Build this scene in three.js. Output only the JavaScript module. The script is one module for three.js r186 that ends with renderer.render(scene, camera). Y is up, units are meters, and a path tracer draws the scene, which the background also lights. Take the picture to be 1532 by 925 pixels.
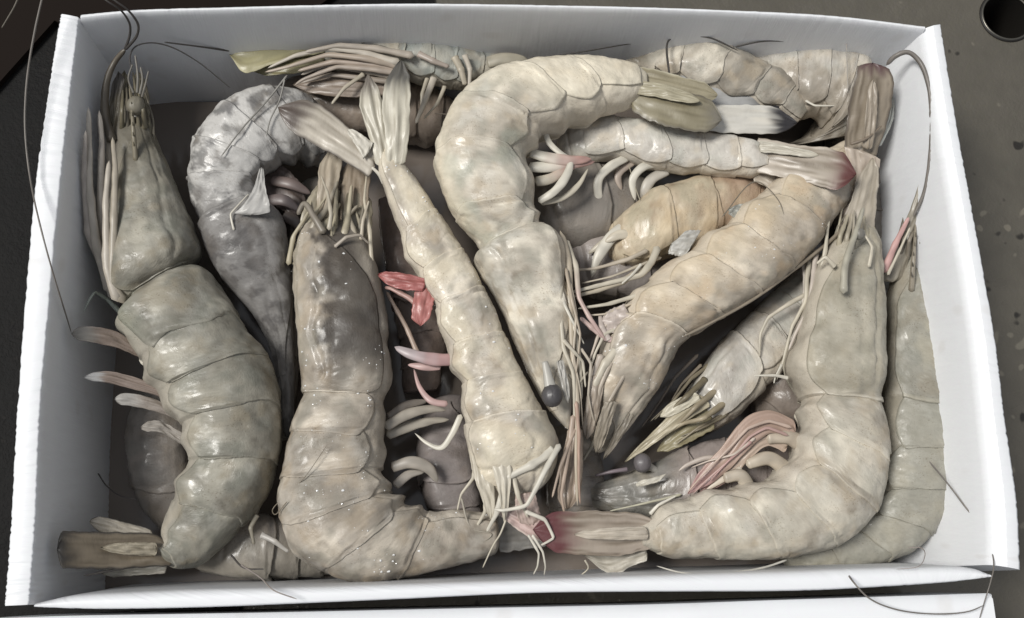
import * as THREE from 'three';
import { createNoise3D } from 'simplex-noise';
import { mergeGeometries } from 'three/addons/utils/BufferGeometryUtils.js';

// ---------------------------------------------------------------- camera, sky, sun, exposure
const scene = new THREE.Scene();
const RIM = 0.075;                                        // height of the box rim above the table
const camera = new THREE.PerspectiveCamera(33.062, 1532 / 925, 0.01, 50);
camera.position.set(-0.0283, RIM + 0.35748, 0.1045);
camera.rotation.set(-1.302603, -0.25596, 0.236757, 'YXZ');
camera.updateMatrixWorld(true);
scene.add(camera);
{
  const w = 64, h = 32, d = new Float32Array(w * h * 4);   // an even overcast sky, brighter towards the zenith
  for (let y = 0; y < h; y++) for (let x = 0; x < w; x++) {
    const el = Math.sin(((y + 0.5) / h - 0.5) * Math.PI), b = el < 0 ? 0.17 : 0.17 + 0.26 * el;
    d.set([b * 0.96, b, b * 1.08, 1], (y * w + x) * 4);
  }
  const t = new THREE.DataTexture(d, w, h, THREE.RGBAFormat, THREE.FloatType);
  t.mapping = THREE.EquirectangularReflectionMapping; t.magFilter = THREE.LinearFilter; t.needsUpdate = true;
  scene.background = t; scene.environment = t;
}
const sun = new THREE.DirectionalLight(new THREE.Color(1, 0.975, 0.93), 3.05);
sun.position.set(-0.82, 1.3, -0.1); sun.target.position.set(0, 0, 0);
sun.castShadow = true; sun.shadow.radius = 34; sun.shadow.mapSize.set(2048, 2048);
Object.assign(sun.shadow.camera, { left: -0.5, right: 0.5, top: 0.5, bottom: -0.5, near: 0.1, far: 4 });
scene.add(sun, sun.target);
const renderer = new THREE.WebGLRenderer({ antialias: true });
renderer.setSize(1024, 618);
renderer.shadowMap.enabled = true;
renderer.toneMapping = THREE.LinearToneMapping;
renderer.toneMappingExposure = 1.1;

// ---------------------------------------------------------------- helpers
let seed = 7;
const rnd = () => { seed = (seed * 1664525 + 1013904223) >>> 0; return seed / 4294967296; };
const noise = createNoise3D(rnd);
const clamp = (x, a = 0, b = 1) => Math.min(b, Math.max(a, x));
const sm = (a, b, x) => { const t = clamp((x - a) / (b - a)); return t * t * (3 - 2 * t); };
const lerp = (a, b, t) => a + (b - a) * t;
const ridge = (x, y, z) => 1 - Math.abs(noise(x, y, z));
const fbm = (x, y, z) => noise(x, y, z) * 0.6 + noise(x * 2.1, y * 2.1, z * 2.1) * 0.27 + noise(x * 4.3, y * 4.3, z * 4.3) * 0.13;
// where the sight line through a place of the plan meets the height h (millimetres above the table)
const eye = camera.position.clone();
function P(px, py, h) {
  const v = new THREE.Vector3(px / 766 - 1, 1 - py / 462.5, 0.5).unproject(camera).sub(eye);
  return eye.clone().addScaledVector(v, (h / 1000 - eye.y) / v.y);
}
// smooth interpolation of rows of numbers
function cr(rows, t) {
  const n = rows.length - 1, i = Math.min(n - 1, Math.max(0, Math.floor(t))), f = t - i;
  const a = rows[Math.max(0, i - 1)], b = rows[i], c = rows[i + 1], d = rows[Math.min(n, i + 2)];
  return b.map((_, k) => 0.5 * (2 * b[k] + (c[k] - a[k]) * f + (2 * a[k] - 5 * b[k] + 4 * c[k] - d[k]) * f * f + (3 * b[k] - a[k] - 3 * c[k] + d[k]) * f * f * f));
}
const mix3 = (a, b, t) => [lerp(a[0], b[0], t), lerp(a[1], b[1], t), lerp(a[2], b[2], t)];
const used = {};
function numbered(n) { used[n] = (used[n] ?? -1) + 1; return used[n] ? n + '_' + String(used[n]).padStart(3, '0') : n; }
function grid(N, M, fn, closedAround = true) {            // fn(i, j) -> {p, c, uv}; rows i along, columns j around
  const W = closedAround ? M + 1 : M, pos = new Float32Array(N * W * 3), col = new Float32Array(N * W * 3), uv = new Float32Array(N * W * 2), idx = [];
  for (let i = 0; i < N; i++) for (let j = 0; j < W; j++) {
    const q = fn(i, closedAround ? j % M : j, j), k = i * W + j;
    pos.set([q.p.x, q.p.y, q.p.z], k * 3); col.set(q.c, k * 3); uv.set(q.uv, k * 2);
  }
  for (let i = 0; i < N - 1; i++) for (let j = 0; j < W - 1; j++) {
    const a = i * W + j, b = a + 1, c = a + W, d = c + 1;
    idx.push(a, c, b, b, c, d);
  }
  const g = new THREE.BufferGeometry();
  g.setAttribute('position', new THREE.BufferAttribute(pos, 3));
  g.setAttribute('color', new THREE.BufferAttribute(col, 3));
  g.setAttribute('uv', new THREE.BufferAttribute(uv, 2));
  g.setIndex(idx); g.computeVertexNormals();
  if (closedAround) {                                      // one normal on both sides of the seam
    const n = g.attributes.normal;
    for (let i = 0; i < N; i++) {
      const a = i * W, b = a + M, v = new THREE.Vector3(n.getX(a) + n.getX(b), n.getY(a) + n.getY(b), n.getZ(a) + n.getZ(b)).normalize();
      n.setXYZ(a, v.x, v.y, v.z); n.setXYZ(b, v.x, v.y, v.z);
    }
  }
  return g;
}
// ---------------------------------------------------------------- textures and materials
function noiseTex(size, fn, srgb) {
  const d = new Uint8Array(size * size * 4);
  for (let y = 0; y < size; y++) for (let x = 0; x < size; x++) {
    const v = fn(x / size, y / size), k = (y * size + x) * 4;
    const c = Array.isArray(v) ? v : [v, v, v];
    d[k] = clamp(c[0]) * 255; d[k + 1] = clamp(c[1]) * 255; d[k + 2] = clamp(c[2]) * 255; d[k + 3] = 255;
  }
  const t = new THREE.DataTexture(d, size, size, THREE.RGBAFormat);
  t.wrapS = t.wrapT = THREE.RepeatWrapping; t.magFilter = THREE.LinearFilter; t.minFilter = THREE.LinearMipmapLinearFilter; t.generateMipmaps = true;
  if (srgb) t.colorSpace = THREE.SRGBColorSpace;
  t.needsUpdate = true; return t;
}
// noise that repeats without a seam: points on a torus folded into three numbers
const tile = (u, v, f, o = 0) => {
  const n = (a, b) => noise(a * f + o, b * f + o * 1.7, o);
  const x = lerp(n(u, v), n(u - 1, v), sm(0, 1, u)), y = lerp(n(u, v - 1), n(u - 1, v - 1), sm(0, 1, u));
  return lerp(x, y, sm(0, 1, v));
};
const skinBump = noiseTex(512, (u, v) => 0.5 + 0.22 * tile(u, v, 9, 1) + 0.16 * tile(u, v, 22, 5) + 0.12 * tile(u, v, 50, 9));
const skinRough = noiseTex(256, (u, v) => 0.46 + 0.2 * tile(u, v, 5, 3) + 0.16 * tile(u, v, 19, 7));
const speck = noiseTex(512, (u, v) => { const a = sm(0.42, 0.72, tile(u, v, 26, 61)) * sm(-0.2, 0.4, tile(u, v, 5, 63)), b = tile(u, v, 60, 65), k = 0.95 + 0.05 * b; return mix3([k, k * 0.995, k * 0.985], [0.62, 0.57, 0.52], a * 0.75); });
const wetMap = noiseTex(256, (u, v) => 0.08 + 0.92 * sm(-0.25, 0.45, tile(u, v, 4, 71) * 0.8 + tile(u, v, 13, 73) * 0.4));
const rep = (t, s) => { const c = t.clone(); c.repeat.set(s, s); c.needsUpdate = true; return c; };
const skinB = rep(skinBump, 1 / 0.02), skinR = rep(skinRough, 1 / 0.03);
const shell = new THREE.MeshPhysicalMaterial({ vertexColors: true, map: rep(speck, 1 / 0.022), roughness: 1, roughnessMap: skinR, bumpMap: skinB, bumpScale: 0.00016, clearcoat: 0.34, clearcoatMap: rep(wetMap, 1 / 0.04), clearcoatRoughness: 0.17, specularIntensity: 0.6 });
const limb = new THREE.MeshPhysicalMaterial({ vertexColors: true, roughness: 0.5, clearcoat: 0.15, clearcoatRoughness: 0.25 });
const fanMat = new THREE.MeshPhysicalMaterial({ vertexColors: true, roughness: 0.5, clearcoat: 0.18, clearcoatRoughness: 0.2, bumpMap: skinB, bumpScale: 0.0001 });
const eyeMat = new THREE.MeshPhysicalMaterial({ vertexColors: true, roughness: 0.5, clearcoat: 0.15, clearcoatRoughness: 0.2 });

// ---------------------------------------------------------------- the setting: table and dark sheets
function put(o, label, category, group) { o.name = numbered(o.name); if (label) o.userData.label = label; if (category) o.userData.category = category; if (group) o.userData.group = group; scene.add(o); return o; }
function structure(name, g, m) { const o = new THREE.Mesh(g, m); o.name = name; o.userData.kind = 'structure'; scene.add(o); return o; }
function flat(points, depth, holes = []) {                 // a sheet with thickness whose top lies at y = 0, from world points
  const s = new THREE.Shape(points.map((p) => new THREE.Vector2(p.x, -p.z)));
  for (const h of holes) s.holes.push(h);
  const g = new THREE.ExtrudeGeometry(s, { depth, bevelEnabled: false, curveSegments: 40 });
  g.rotateX(-Math.PI / 2); g.translate(0, -depth, 0); return g;
}
const hole = P(1506, 26, 0), holeR = 0.0118;
{
  const dirt = noiseTex(1024, (u, v) => {
    const a = 0.5 + 0.5 * (tile(u, v, 3, 11) * 0.6 + tile(u, v, 8, 13) * 0.3 + tile(u, v, 30, 15) * 0.2);
    const s = sm(0.52, 0.68, tile(u, v, 14, 17) * 0.7 + tile(u, v, 45, 19) * 0.35), k = sm(0.62, 0.75, tile(u, v, 26, 27));
    return mix3(mix3(mix3([0.275, 0.262, 0.234], [0.375, 0.357, 0.318], a), [0.13, 0.12, 0.10], s), [0.47, 0.45, 0.40], k * 0.6);
  }, true);
  const rgh = noiseTex(512, (u, v) => 0.42 + 0.2 * tile(u, v, 4, 21) + 0.15 * tile(u, v, 18, 23));
  const m = new THREE.MeshPhysicalMaterial({ map: rep(dirt, 1 / 0.28), roughnessMap: rep(rgh, 1 / 0.2), roughness: 1, bumpMap: rep(skinBump, 1 / 0.05), bumpScale: 0.0003 });
  const hp = new THREE.Path(); hp.absarc(hole.x, -hole.z, holeR, 0, Math.PI * 2, true);
  const q = (x, z) => new THREE.Vector3(x, 0, z);
  structure('table', flat([q(-0.9, -0.8), q(0.9, -0.8), q(0.9, 0.8), q(-0.9, 0.8)], 0.004, [hp]), m);
  const pipe = new THREE.LatheGeometry([[holeR - 0.0001, -0.05], [holeR - 0.0001, 0.0002], [holeR + 0.0004, 0.0011], [holeR + 0.0013, 0.0009], [holeR + 0.0016, 0.0001]].map(([x, y]) => new THREE.Vector2(x, y)), 48);
  const steel = new THREE.MeshStandardMaterial({ color: 0x6a675f, metalness: 0.9, roughness: 0.35 }), dark = new THREE.MeshStandardMaterial({ color: 0x16130f, roughness: 0.6 });
  const d = new THREE.Group(); d.name = 'drain'; d.position.set(hole.x, 0, hole.z);
  const ring = new THREE.Mesh(pipe, dark); ring.name = 'drain_pipe';
  const rim = new THREE.Mesh(new THREE.TorusGeometry(holeR + 0.0004, 0.0006, 10, 64), steel); rim.rotation.x = Math.PI / 2; rim.position.y = 0.0006; rim.name = 'rim';
  const floor = new THREE.Mesh(new THREE.CylinderGeometry(holeR, holeR, 0.002, 32), dark); floor.position.y = -0.05; floor.name = 'drain_bottom';
  d.add(ring, rim, floor);
  put(d, 'round dark drain hole with thin metal rim in the grey table', 'drain');
  const blackTex = noiseTex(512, (u, v) => { const a = sm(0.5, 0.75, tile(u, v, 24, 31)), b = 0.5 + 0.5 * tile(u, v, 4, 33); return mix3([0.03, 0.028, 0.025], [0.10, 0.09, 0.08], 0.35 * b + a * 0.5); }, true);
  const mm = new THREE.MeshPhysicalMaterial({ map: rep(blackTex, 1 / 0.12), roughness: 0.7, specularIntensity: 0.4, bumpMap: rep(skinBump, 1 / 0.04), bumpScale: 0.0004 });
  const A = (x, y) => P(x, y, 0);
  const edge = []; for (let i = 0; i <= 30; i++) edge.push(A(640 + 14 * noise(i * 0.4, 3, 1) + i * 3, 60 - i * 9));
  const mg = flat([A(-400, 1250), A(330, 1000), A(560, 300), ...edge, A(-500, -210)], 0.002); mg.translate(0, 0.0022, 0);
  put(Object.assign(new THREE.Mesh(mg, mm), { name: 'black_sheet' }), 'thin black sheet under the left side of the box', 'mat');  // thin near-black sheet on the table, its material not known
  const brown = new THREE.MeshPhysicalMaterial({ color: new THREE.Color(0.008, 0.0045, 0.0028), roughness: 0.8, specularIntensity: 0.3 });
  const bg = flat([A(-420, 610), A(88, 40), A(250, 120), A(420, 60), A(560, -40), A(640, -190), A(-500, -200)], 0.003); bg.translate(0, 0.0055, 0);
  put(Object.assign(new THREE.Mesh(bg, brown), { name: 'dark_sheet' }), 'dark brown sheet beyond the top left corner of the box', 'dark_sheet');  // flat dark brown sheet filling this corner, what it is stays open
}
// ---------------------------------------------------------------- the boxes
const white = (() => {
  const b = noiseTex(512, (u, v) => 0.5 + 0.22 * tile(u, v * 0.06, 60, 41) + 0.12 * tile(u, v * 0.1, 22, 44) + 0.12 * tile(u, v, 12, 43));
  const c = noiseTex(512, (u, v) => { const t = sm(0.45, 0.8, tile(u, v, 9, 45)) * 0.35 + 0.06 * tile(u, v, 40, 47); return mix3([0.87, 0.875, 0.885], [0.80, 0.795, 0.785], clamp(t)); }, true);
  return new THREE.MeshPhysicalMaterial({ map: rep(c, 1 / 0.15), bumpMap: rep(b, 1 / 0.06), bumpScale: 0.0001, roughness: 0.5 });
})();
// a wall swept along two traced rim lines: out = outer rim, inn = inner rim; foot moves the lower inner and outer edge
function wall(out, inn, opt = {}) {
  const { footIn = [0, 0], footOut = [0, 0], flute = 0, wob = 0, h = 75, base = 0, n = 220, round = 0.22, so = 0 } = opt;
  const prof = [[0, base], [0, 0.5], [0, 0.97], [0.04, 0.99], [0.14, 1], [0.5, 1.002], [1 - round, 1], [1 - round * 0.45, 0.992], [1 - round * 0.12, 0.972], [1, 0.94]];
  for (let k = 1; k <= 12; k++) prof.push([1, lerp(0.94, base, k / 12)]);
  const M = prof.length;
  const rows = [];
  const body = grid(n, M, (i, j) => {
    const t = i / (n - 1), [a, y] = prof[j];
    const o = cr(out, t * (out.length - 1)), q = cr(inn, t * (inn.length - 1));
    const A = P(o[0], o[1], h), B = P(q[0], q[1], h), p = A.clone().lerp(B, a);
    const low = 1 - y;
    const foot = a > 0.5 ? footIn : footOut;
    p.x += foot[0] * low / 1000; p.z += foot[1] * low / 1000; p.y = (h / 1000) * y;
    const top = sm(0.9, 1, y);
    const f = flute * (noise(t * 70, so, 1) * 0.6 + noise(t * 190, so, 3) * 0.4);
    p.y += f * top * (0.6 + 0.8 * noise(t * 30, a * 2, so)) / 1000;
    const w = wob * (noise(t * 40, so + 9, y * 2) * 0.5 + noise(t * 120, so + 5, y * 3) * 0.5);
    const dir = B.clone().sub(A).normalize();
    p.addScaledVector(dir, (a > 0.5 ? -1 : 1) * Math.abs(w) / 1000 * (a > 0.5 ? 1 : 1));
    rows.push(p);
    return { p, c: [1, 1, 1], uv: [t * 0.3, a * 0.008 + y * 0.075] };
  }, true);
  const cap = (i) => {                                      // closes an end of the wall
    const s = new THREE.BufferGeometry(), v = [], W = M + 1, pa = body.attributes.position;
    for (let j = 0; j < M; j++) v.push(pa.getX(i * W + j), pa.getY(i * W + j), pa.getZ(i * W + j));
    const ix = []; for (let j = 1; j < M - 1; j++) ix.push(0, j, j + 1);
    s.setAttribute('position', new THREE.BufferAttribute(new Float32Array(v), 3));
    s.setAttribute('color', new THREE.BufferAttribute(new Float32Array(M * 3).fill(1), 3));
    s.setAttribute('uv', new THREE.BufferAttribute(new Float32Array(v.length / 3 * 2).map((_, k) => k % 2 ? v[(k >> 1) * 3 + 1] : v[(k >> 1) * 3]), 2));
    s.setIndex(i ? ix : ix.reverse()); s.computeVertexNormals(); return s;
  };
  return mergeGeometries([body, cap(0), cap(n - 1)]);
}
{
  const box = new THREE.Group(); box.name = 'packing_box';
  const part = (n, g, parent = box) => { const o = new THREE.Mesh(g, white); o.name = n; parent.add(o); return o; };
  part('side_wall', wall([[88, 20], [70, 130], [47, 300], [23, 600], [13, 780], [3, 907]], [[119, 26], [106, 140], [89, 300], [63, 590], [54, 780], [45, 905]], { footIn: [4, 0], footOut: [3, 0], flute: 0.5, wob: 0.5, round: 0.1, so: 2 }));
  part('side_wall', wall([[1410, 36], [1435, 190], [1459, 320], [1491, 500], [1506, 620], [1525, 750], [1530, 853]], [[1383, 41], [1404, 180], [1428, 320], [1455, 490], [1470, 620], [1483, 750], [1486, 845]], { footIn: [-13, 0], footOut: [-3, 0], flute: 0.35, wob: 0.45, round: 0.5, so: 22 }));
  part('back_wall', wall([[121, 21], [210, 13.5], [340, 10], [500, 6], [640, 4.5], [800, 6.5], [980, 10.5], [1150, 17], [1260, 24], [1384, 39]], [[119, 30], [210, 21], [340, 17], [500, 12.5], [640, 11], [800, 13], [980, 17], [1150, 24], [1260, 31], [1384, 46]], { footIn: [0, 5], footOut: [0, 3], flute: 0.15, wob: 0.15, round: 0.4, so: 42 }));
  part('front_wall', wall([[50, 909], [150, 912], [300, 909.5], [440, 904], [600, 897], [800, 888], [967, 886], [1176, 885], [1300, 880], [1420, 872], [1484, 864]], [[52, 903], [110, 891], [200, 886], [300, 882], [440, 879], [600, 874], [800, 867], [967, 861], [1176, 855], [1300, 850], [1440, 848], [1482, 859]], { footIn: [0, -4], footOut: [0, -2], flute: 0.15, wob: 0.2, round: 0.35, so: 62 }));
  const fl = flat([[100, 36], [1400, 46], [1500, 850], [30, 900]].map(([x, y]) => P(x, y, 75)), 0.004); fl.translate(0, 0.0072, 0);
  part('box_floor', fl);
  put(box, 'open white plastic box filled with grey raw shrimps', 'box');
  // made-up murky sheet over the white floor: shade of the gaps put into colour
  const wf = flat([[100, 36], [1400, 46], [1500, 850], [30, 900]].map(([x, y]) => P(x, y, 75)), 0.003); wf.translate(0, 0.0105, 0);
  const gap_shade_sheet = structure('gap_shade_sheet', wf, new THREE.MeshPhysicalMaterial({ color: new THREE.Color(0.17, 0.145, 0.125), roughness: 0.12 }));
  // the neighbouring box in front
  const b2 = new THREE.Group(); b2.name = 'packing_box';
  const back = [[-60, 928], [100, 922], [400, 917], [732, 910], [967, 905], [1176, 898], [1484, 888]];
  const lidG = grid(60, 16, (i, j) => {
    const q = cr(back, i / 59 * 6), p = P(q[0], q[1], 75), k = j / 15;
    p.z += 0.2 * k * k + (j ? 0.0009 : 0); p.y = 0.075 - (j ? 0 : 0.0022) + 0.0006 * noise(i * 0.15, k * 3, 4); 
    return { p, c: [1, 1, 1], uv: [p.x, p.z] };
  }, false);
  const lid = new THREE.Mesh(lidG, new THREE.MeshPhysicalMaterial({ map: white.map, roughness: 0.5 })); lid.name = 'lid'; b2.add(lid);
  const bw = new THREE.Mesh(wall(back, back.map(([x, y]) => [x, y + 20]), { h: 72.5, so: 82 }), white); bw.name = 'back_wall'; b2.add(bw);
  put(b2, 'closed white box in front of the open box, cut off by the picture edge', 'box');
}
// ---------------------------------------------------------------- shrimps
const PAL = {
  beige: { a: [0.385, 0.354, 0.312], b: [0.265, 0.246, 0.218], w: [0.58, 0.54, 0.475], d: [0.165, 0.143, 0.117] },
  green: { a: [0.30, 0.281, 0.247], b: [0.215, 0.206, 0.183], w: [0.45, 0.423, 0.372], d: [0.135, 0.122, 0.102] },
  grey: { a: [0.25, 0.24, 0.228], b: [0.18, 0.175, 0.172], w: [0.33, 0.315, 0.295], d: [0.10, 0.098, 0.097] },
  white: { a: [0.50, 0.475, 0.43], b: [0.43, 0.41, 0.37], w: [0.55, 0.505, 0.43], d: [0.29, 0.265, 0.235] },
  yellow: { a: [0.48, 0.42, 0.325], b: [0.41, 0.365, 0.285], w: [0.53, 0.455, 0.335], d: [0.27, 0.215, 0.155] },
  olive: { a: [0.225, 0.213, 0.192], b: [0.172, 0.164, 0.15], w: [0.30, 0.272, 0.22], d: [0.13, 0.122, 0.098] },
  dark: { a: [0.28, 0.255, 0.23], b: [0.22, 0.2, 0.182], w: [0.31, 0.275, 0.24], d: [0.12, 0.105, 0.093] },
  blue: { a: [0.44, 0.42, 0.365], b: [0.34, 0.355, 0.335], w: [0.50, 0.455, 0.37], d: [0.22, 0.21, 0.18] },
};
// sec: rows from head to tail [dorsal x, dorsal y, ventral x, ventral y, height of the axis]
// seg: where the carapace and each abdominal segment end, counted in rows
// The body is one mesh: the flesh, and over it the head shell and the plates of the abdomen, each lapping over the next.
function bodyGeo(o) {
  const { sec, seg = [], pal = 'beige', q = 1, thick = 0.86, roll = 0.25, sd = 1, frost = 0, rough = 1, headPoint = 0.5, flare = 1, gain = 1, hue = [1, 1, 1] } = o;
  const pl = PAL[pal], n = sec.length - 1, NS = 500, cen = [], du = [], tan = [];
  let len = 0;
  for (let i = 0; i < NS; i++) {
    const w = cr(sec, i / (NS - 1) * n), A = P(w[0], w[1], w[4]), B = P(w[2], w[3], w[4]), c = A.clone().add(B).multiplyScalar(0.5);
    cen.push(c); du.push(A.sub(B).multiplyScalar(0.5)); if (i) len += c.distanceTo(cen[i - 1]);
  }
  for (let i = 0; i < NS; i++) tan.push(cen[Math.min(NS - 1, i + 1)].clone().sub(cen[Math.max(0, i - 1)]).normalize());
  const pick = (a, t) => { const x = clamp(t / n) * (NS - 1), i = Math.min(NS - 2, Math.floor(x)); return a[i].clone().lerp(a[i + 1], x - i); };
  const S = sd * 13.7, marks = seg;
  const segAt = (t) => { if (!marks.length || t < marks[0]) return [-1, marks.length ? t / marks[0] : 0]; let k = 0; while (k < marks.length - 2 && t >= marks[k + 1]) k++; return [k, clamp((t - marks[k]) / (marks[k + 1] - marks[k]))]; };
  function surf(t, phi, side, dr, edge = 0, rim = 0) {
    const c0 = pick(cen, t), d = pick(du, t), T = pick(tan, t), ru = d.length(), U = d.divideScalar(ru), th = roll + side * phi * Math.PI, f = clamp(t / n);
    const V = new THREE.Vector3().crossVectors(T, U); if (V.y < 0) V.negate(); V.lerp(new THREE.Vector3(0, 1, 0), 0.4).normalize();
    const eh = 0.06 * headPoint + 0.012, et = 0.016;
    let end = 1;
    if (f < eh) end = Math.sqrt(Math.max(0, 1 - Math.pow(1 - f / eh, 2)));
    if (f > 1 - et) end = Math.sqrt(Math.max(0, 1 - Math.pow(1 - (1 - f) / et, 2)));
    const [k, u] = segAt(t);
    let r = 1;
    if (k >= 0) r *= 1 + 0.13 * (Math.exp(-Math.pow((u - 0.52) / 0.25, 2)) - 0.45) * sm(0.55, 0.85, phi) * (0.7 + 0.5 * noise(k * 2.7, sd, 3)) - 0.012 * sm(0.25, 0, u);
    else if (marks.length) {
      const g1 = Math.abs(u - 0.42 - 0.25 * phi), g2 = Math.abs(phi - 0.36 - 0.05 * noise(t * 1.2, sd, 7));
      r *= 1 - 0.05 * Math.exp(-g1 * g1 * 900) * sm(0.1, 0.25, phi) - 0.05 * Math.exp(-g2 * g2 * 2600) * sm(0.15, 0.4, u) * sm(1, 0.85, u) + 0.03 * Math.exp(-Math.pow((phi - 0.19 - 0.03 * u) / 0.025, 2)) * sm(0.75, 0.4, u) - 0.03 * Math.exp(-Math.pow((phi - 0.55 + 0.1 * u) / 0.02, 2)) * sm(0.2, 0.4, u);
      r *= 1 + 0.06 * Math.exp(-phi * phi * 500) * sm(0.8, 0.2, u);
    }
    const ce = Math.cos(th), se = Math.sin(th), ex = k < 0 ? lerp(0.9, 0.74, sm(0.1, 0.6, u)) : lerp(0.74, 0.82, sm(0, 1, k + u)), x = Math.sign(ce) * Math.pow(Math.abs(ce), ex), y = Math.sign(se) * Math.pow(Math.abs(se), ex);
    const rv = Math.min(ru * thick, 0.0185), out = new THREE.Vector3().addScaledVector(U, x * ru * r * end).addScaledVector(V, y * rv * r * end), p = c0.clone().add(out);
    const a = p.x * 1000 + S, b = p.y * 1000 + S, c = p.z * 1000, amp = rough * clamp(ru / 0.012, 0.25, 1), kk = k * 17.3 + (rim ? 0 : 0);
    const lump = fbm(a / 17 + kk, b / 17, c / 17);
    let disp = (k < 0 ? 0.6 : 0.95) * lump + 0.22 * noise(a / 8, b / 8, c / 8) + 0.05 * (Math.pow(ridge(a / 9, b / 9, c / 9 + 50), 4) - 0.4) * sm(-0.1, 0.5, noise(a / 22, b / 22, c / 22)) + 0.06 * noise(a / 2.6, b / 2.6, c / 2.6) + 0.03 * noise(a / 1.3, b / 1.3, c / 1.3);
    disp -= 0.2 * Math.pow(ridge(a / 21, c / 21, b / 21 + 9), 20);
    p.addScaledVector(out.normalize(), (disp * amp / 1000 + dr) * end);
    const n1 = fbm(a / 19, b / 19, c / 19 + 30), n2 = fbm(a / 9, b / 9 + 70, c / 9), n3 = noise(a / 1.5, b / 1.5, c / 1.5 + 90), n4 = fbm(a / 27 + 40 + kk, b / 27, c / 27);
    let col = mix3(pl.a, pl.b, sm(-0.25, 0.45, n1));
    col = mix3(col, pl.w, sm(0.0, 0.5, n4) * 0.85);
    col = mix3(col, pl.d, sm(0.15, 0.6, n2) * 0.45 + sm(0.05, 0.45, -n4) * 0.42);
    const n5 = fbm(a / 15 + 80, b / 15, c / 15 + 20);
    col = mix3(col, [pl.a[0] * 0.9, pl.a[1] * 0.83, pl.a[2] * 0.73], sm(0.08, 0.5, n5) * 0.6);
    col = mix3(col, [pl.b[0] * 0.92, pl.b[1] * 0.96, pl.b[2] * 0.95], sm(0.08, 0.5, -n5) * 0.6);
    col = mix3(col, pl.d, edge * (0.04 + 0.3 * noise(phi * 5, t * 2, sd)));
    col = mix3(col, pl.w, rim * 0.55);
    col = mix3(col, pl.d, sm(0.55, 0.85, n3) * 0.3 * sm(-0.1, 0.4, n2));
    if (frost) { const fr = sm(0.0, 0.4, fbm(a / 14 + 11, b / 14, c / 14) + 0.25 * n2 + 0.12 * n3 + (frost - 0.5) * 0.6); col = mix3(col, [0.50, 0.49, 0.47], fr * frost); }
    if (o.tint) col = o.tint(col, t, phi, n1, n2);
    const m = (1 + 0.07 * n3) * gain;
    return { p, c: [col[0] * m * hue[0], col[1] * m * hue[1], col[2] * m * hue[2]], uv: [f * len, th / 6.283 * ru * 5.6] };
  }
  const N = Math.round(300 * q), M = Math.round(80 * q), R = (x) => Math.max(8, Math.round(x * q)), list = [];
  list.push(grid(N, M, (i, j, jj) => {
    const al = jj / M * 2 - 1, phi = Math.abs(al) < 1e-9 ? 0 : Math.abs(al), x = surf(i / (N - 1) * n, phi, al < 0 ? -1 : 1, -0.0015);
    if (marks.length) x.c = mix3(x.c, [pl.w[0], pl.w[1] * 0.97, pl.w[2] * 0.93], 0.5 * sm(0.6, 0.8, phi));
    return x;
  }));
  // a plate: rows along the body, columns round it; its edges turn in
  const plate = (t0, t1, fe, dr, wave, nu, nv, id) => grid(nu + 1, nv + 2, (i, j) => {
    const lipU = i === nu, lipV = j === 0 || j === nv + 1, u = Math.min(1, i / (nu - 1)), v = clamp((j - 1) / (nv - 1)) * 2 - 1, f = fe(u), phi = Math.abs(v) * f;
    const t = lerp(t0, t1 + wave(phi), u), edge = sm(0.80, 0.95, u) * sm(1, 0.985, u), rim = Math.max(sm(0.972, 0.99, u), sm(0.955, 0.985, Math.abs(v)) * 0.6);
    const rag = 0.00022 * noise(phi * 16, id, sd) * sm(0.9, 1, u);
    return surf(clamp(t + rag * 60, 0, n), phi, v < 0 ? -1 : 1, (lipU || lipV ? -0.0009 : 0) - 0.0009 + dr(u, Math.abs(v)), edge * (1 - rim), rim);
  }, false);
  if (marks.length > 1) {
    const c0 = Math.max(0.02 * n, marks[0] * 0.16);
    if (marks[0] > 1.9) list.push(plate(c0, marks[0], (u) => lerp(0.40, 0.80, sm(0, 0.45, u)) - 0.10 * Math.pow(sm(0.8, 1, u), 2), (u) => -0.0002 + flare * (0.0004 * u + 0.0009 * u * u * u),
      (phi) => 0.16 * Math.sin(phi * 4.2) + 0.05 * noise(phi * 3, sd, 1), R(110), R(80), 1));
    for (let k = 0; k < marks.length - 1; k++) {
      const L = marks[k + 1] - marks[k], last = k === marks.length - 2, s0 = 0.6 + rnd() * 0.06;
      list.push(plate(marks[k] - 0.04 * L, marks[k + 1] + (last ? -0.04 : 0.07) * L, (u) => s0 + (last ? 0.06 : 0.17) * Math.pow(Math.sin(Math.PI * clamp(0.04 + 0.92 * u)), 0.55), (u, v) => -0.0004 + flare * (0.0005 * Math.sqrt(u) + (last ? 0 : 0.0004) * u * u * u * (0.6 + 0.6 * noise(k * 3.1, sd, v * 2))) + 0.0002 * sm(0.6, 0.95, v),
        (phi) => L * ((last ? 0 : 0.07) * Math.cos(phi * 5 + sd) + 0.05 * noise(phi * 3, k, sd)), R(46), R(64), k + 2));
    }
  }
  return mergeGeometries(list);
}
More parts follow.
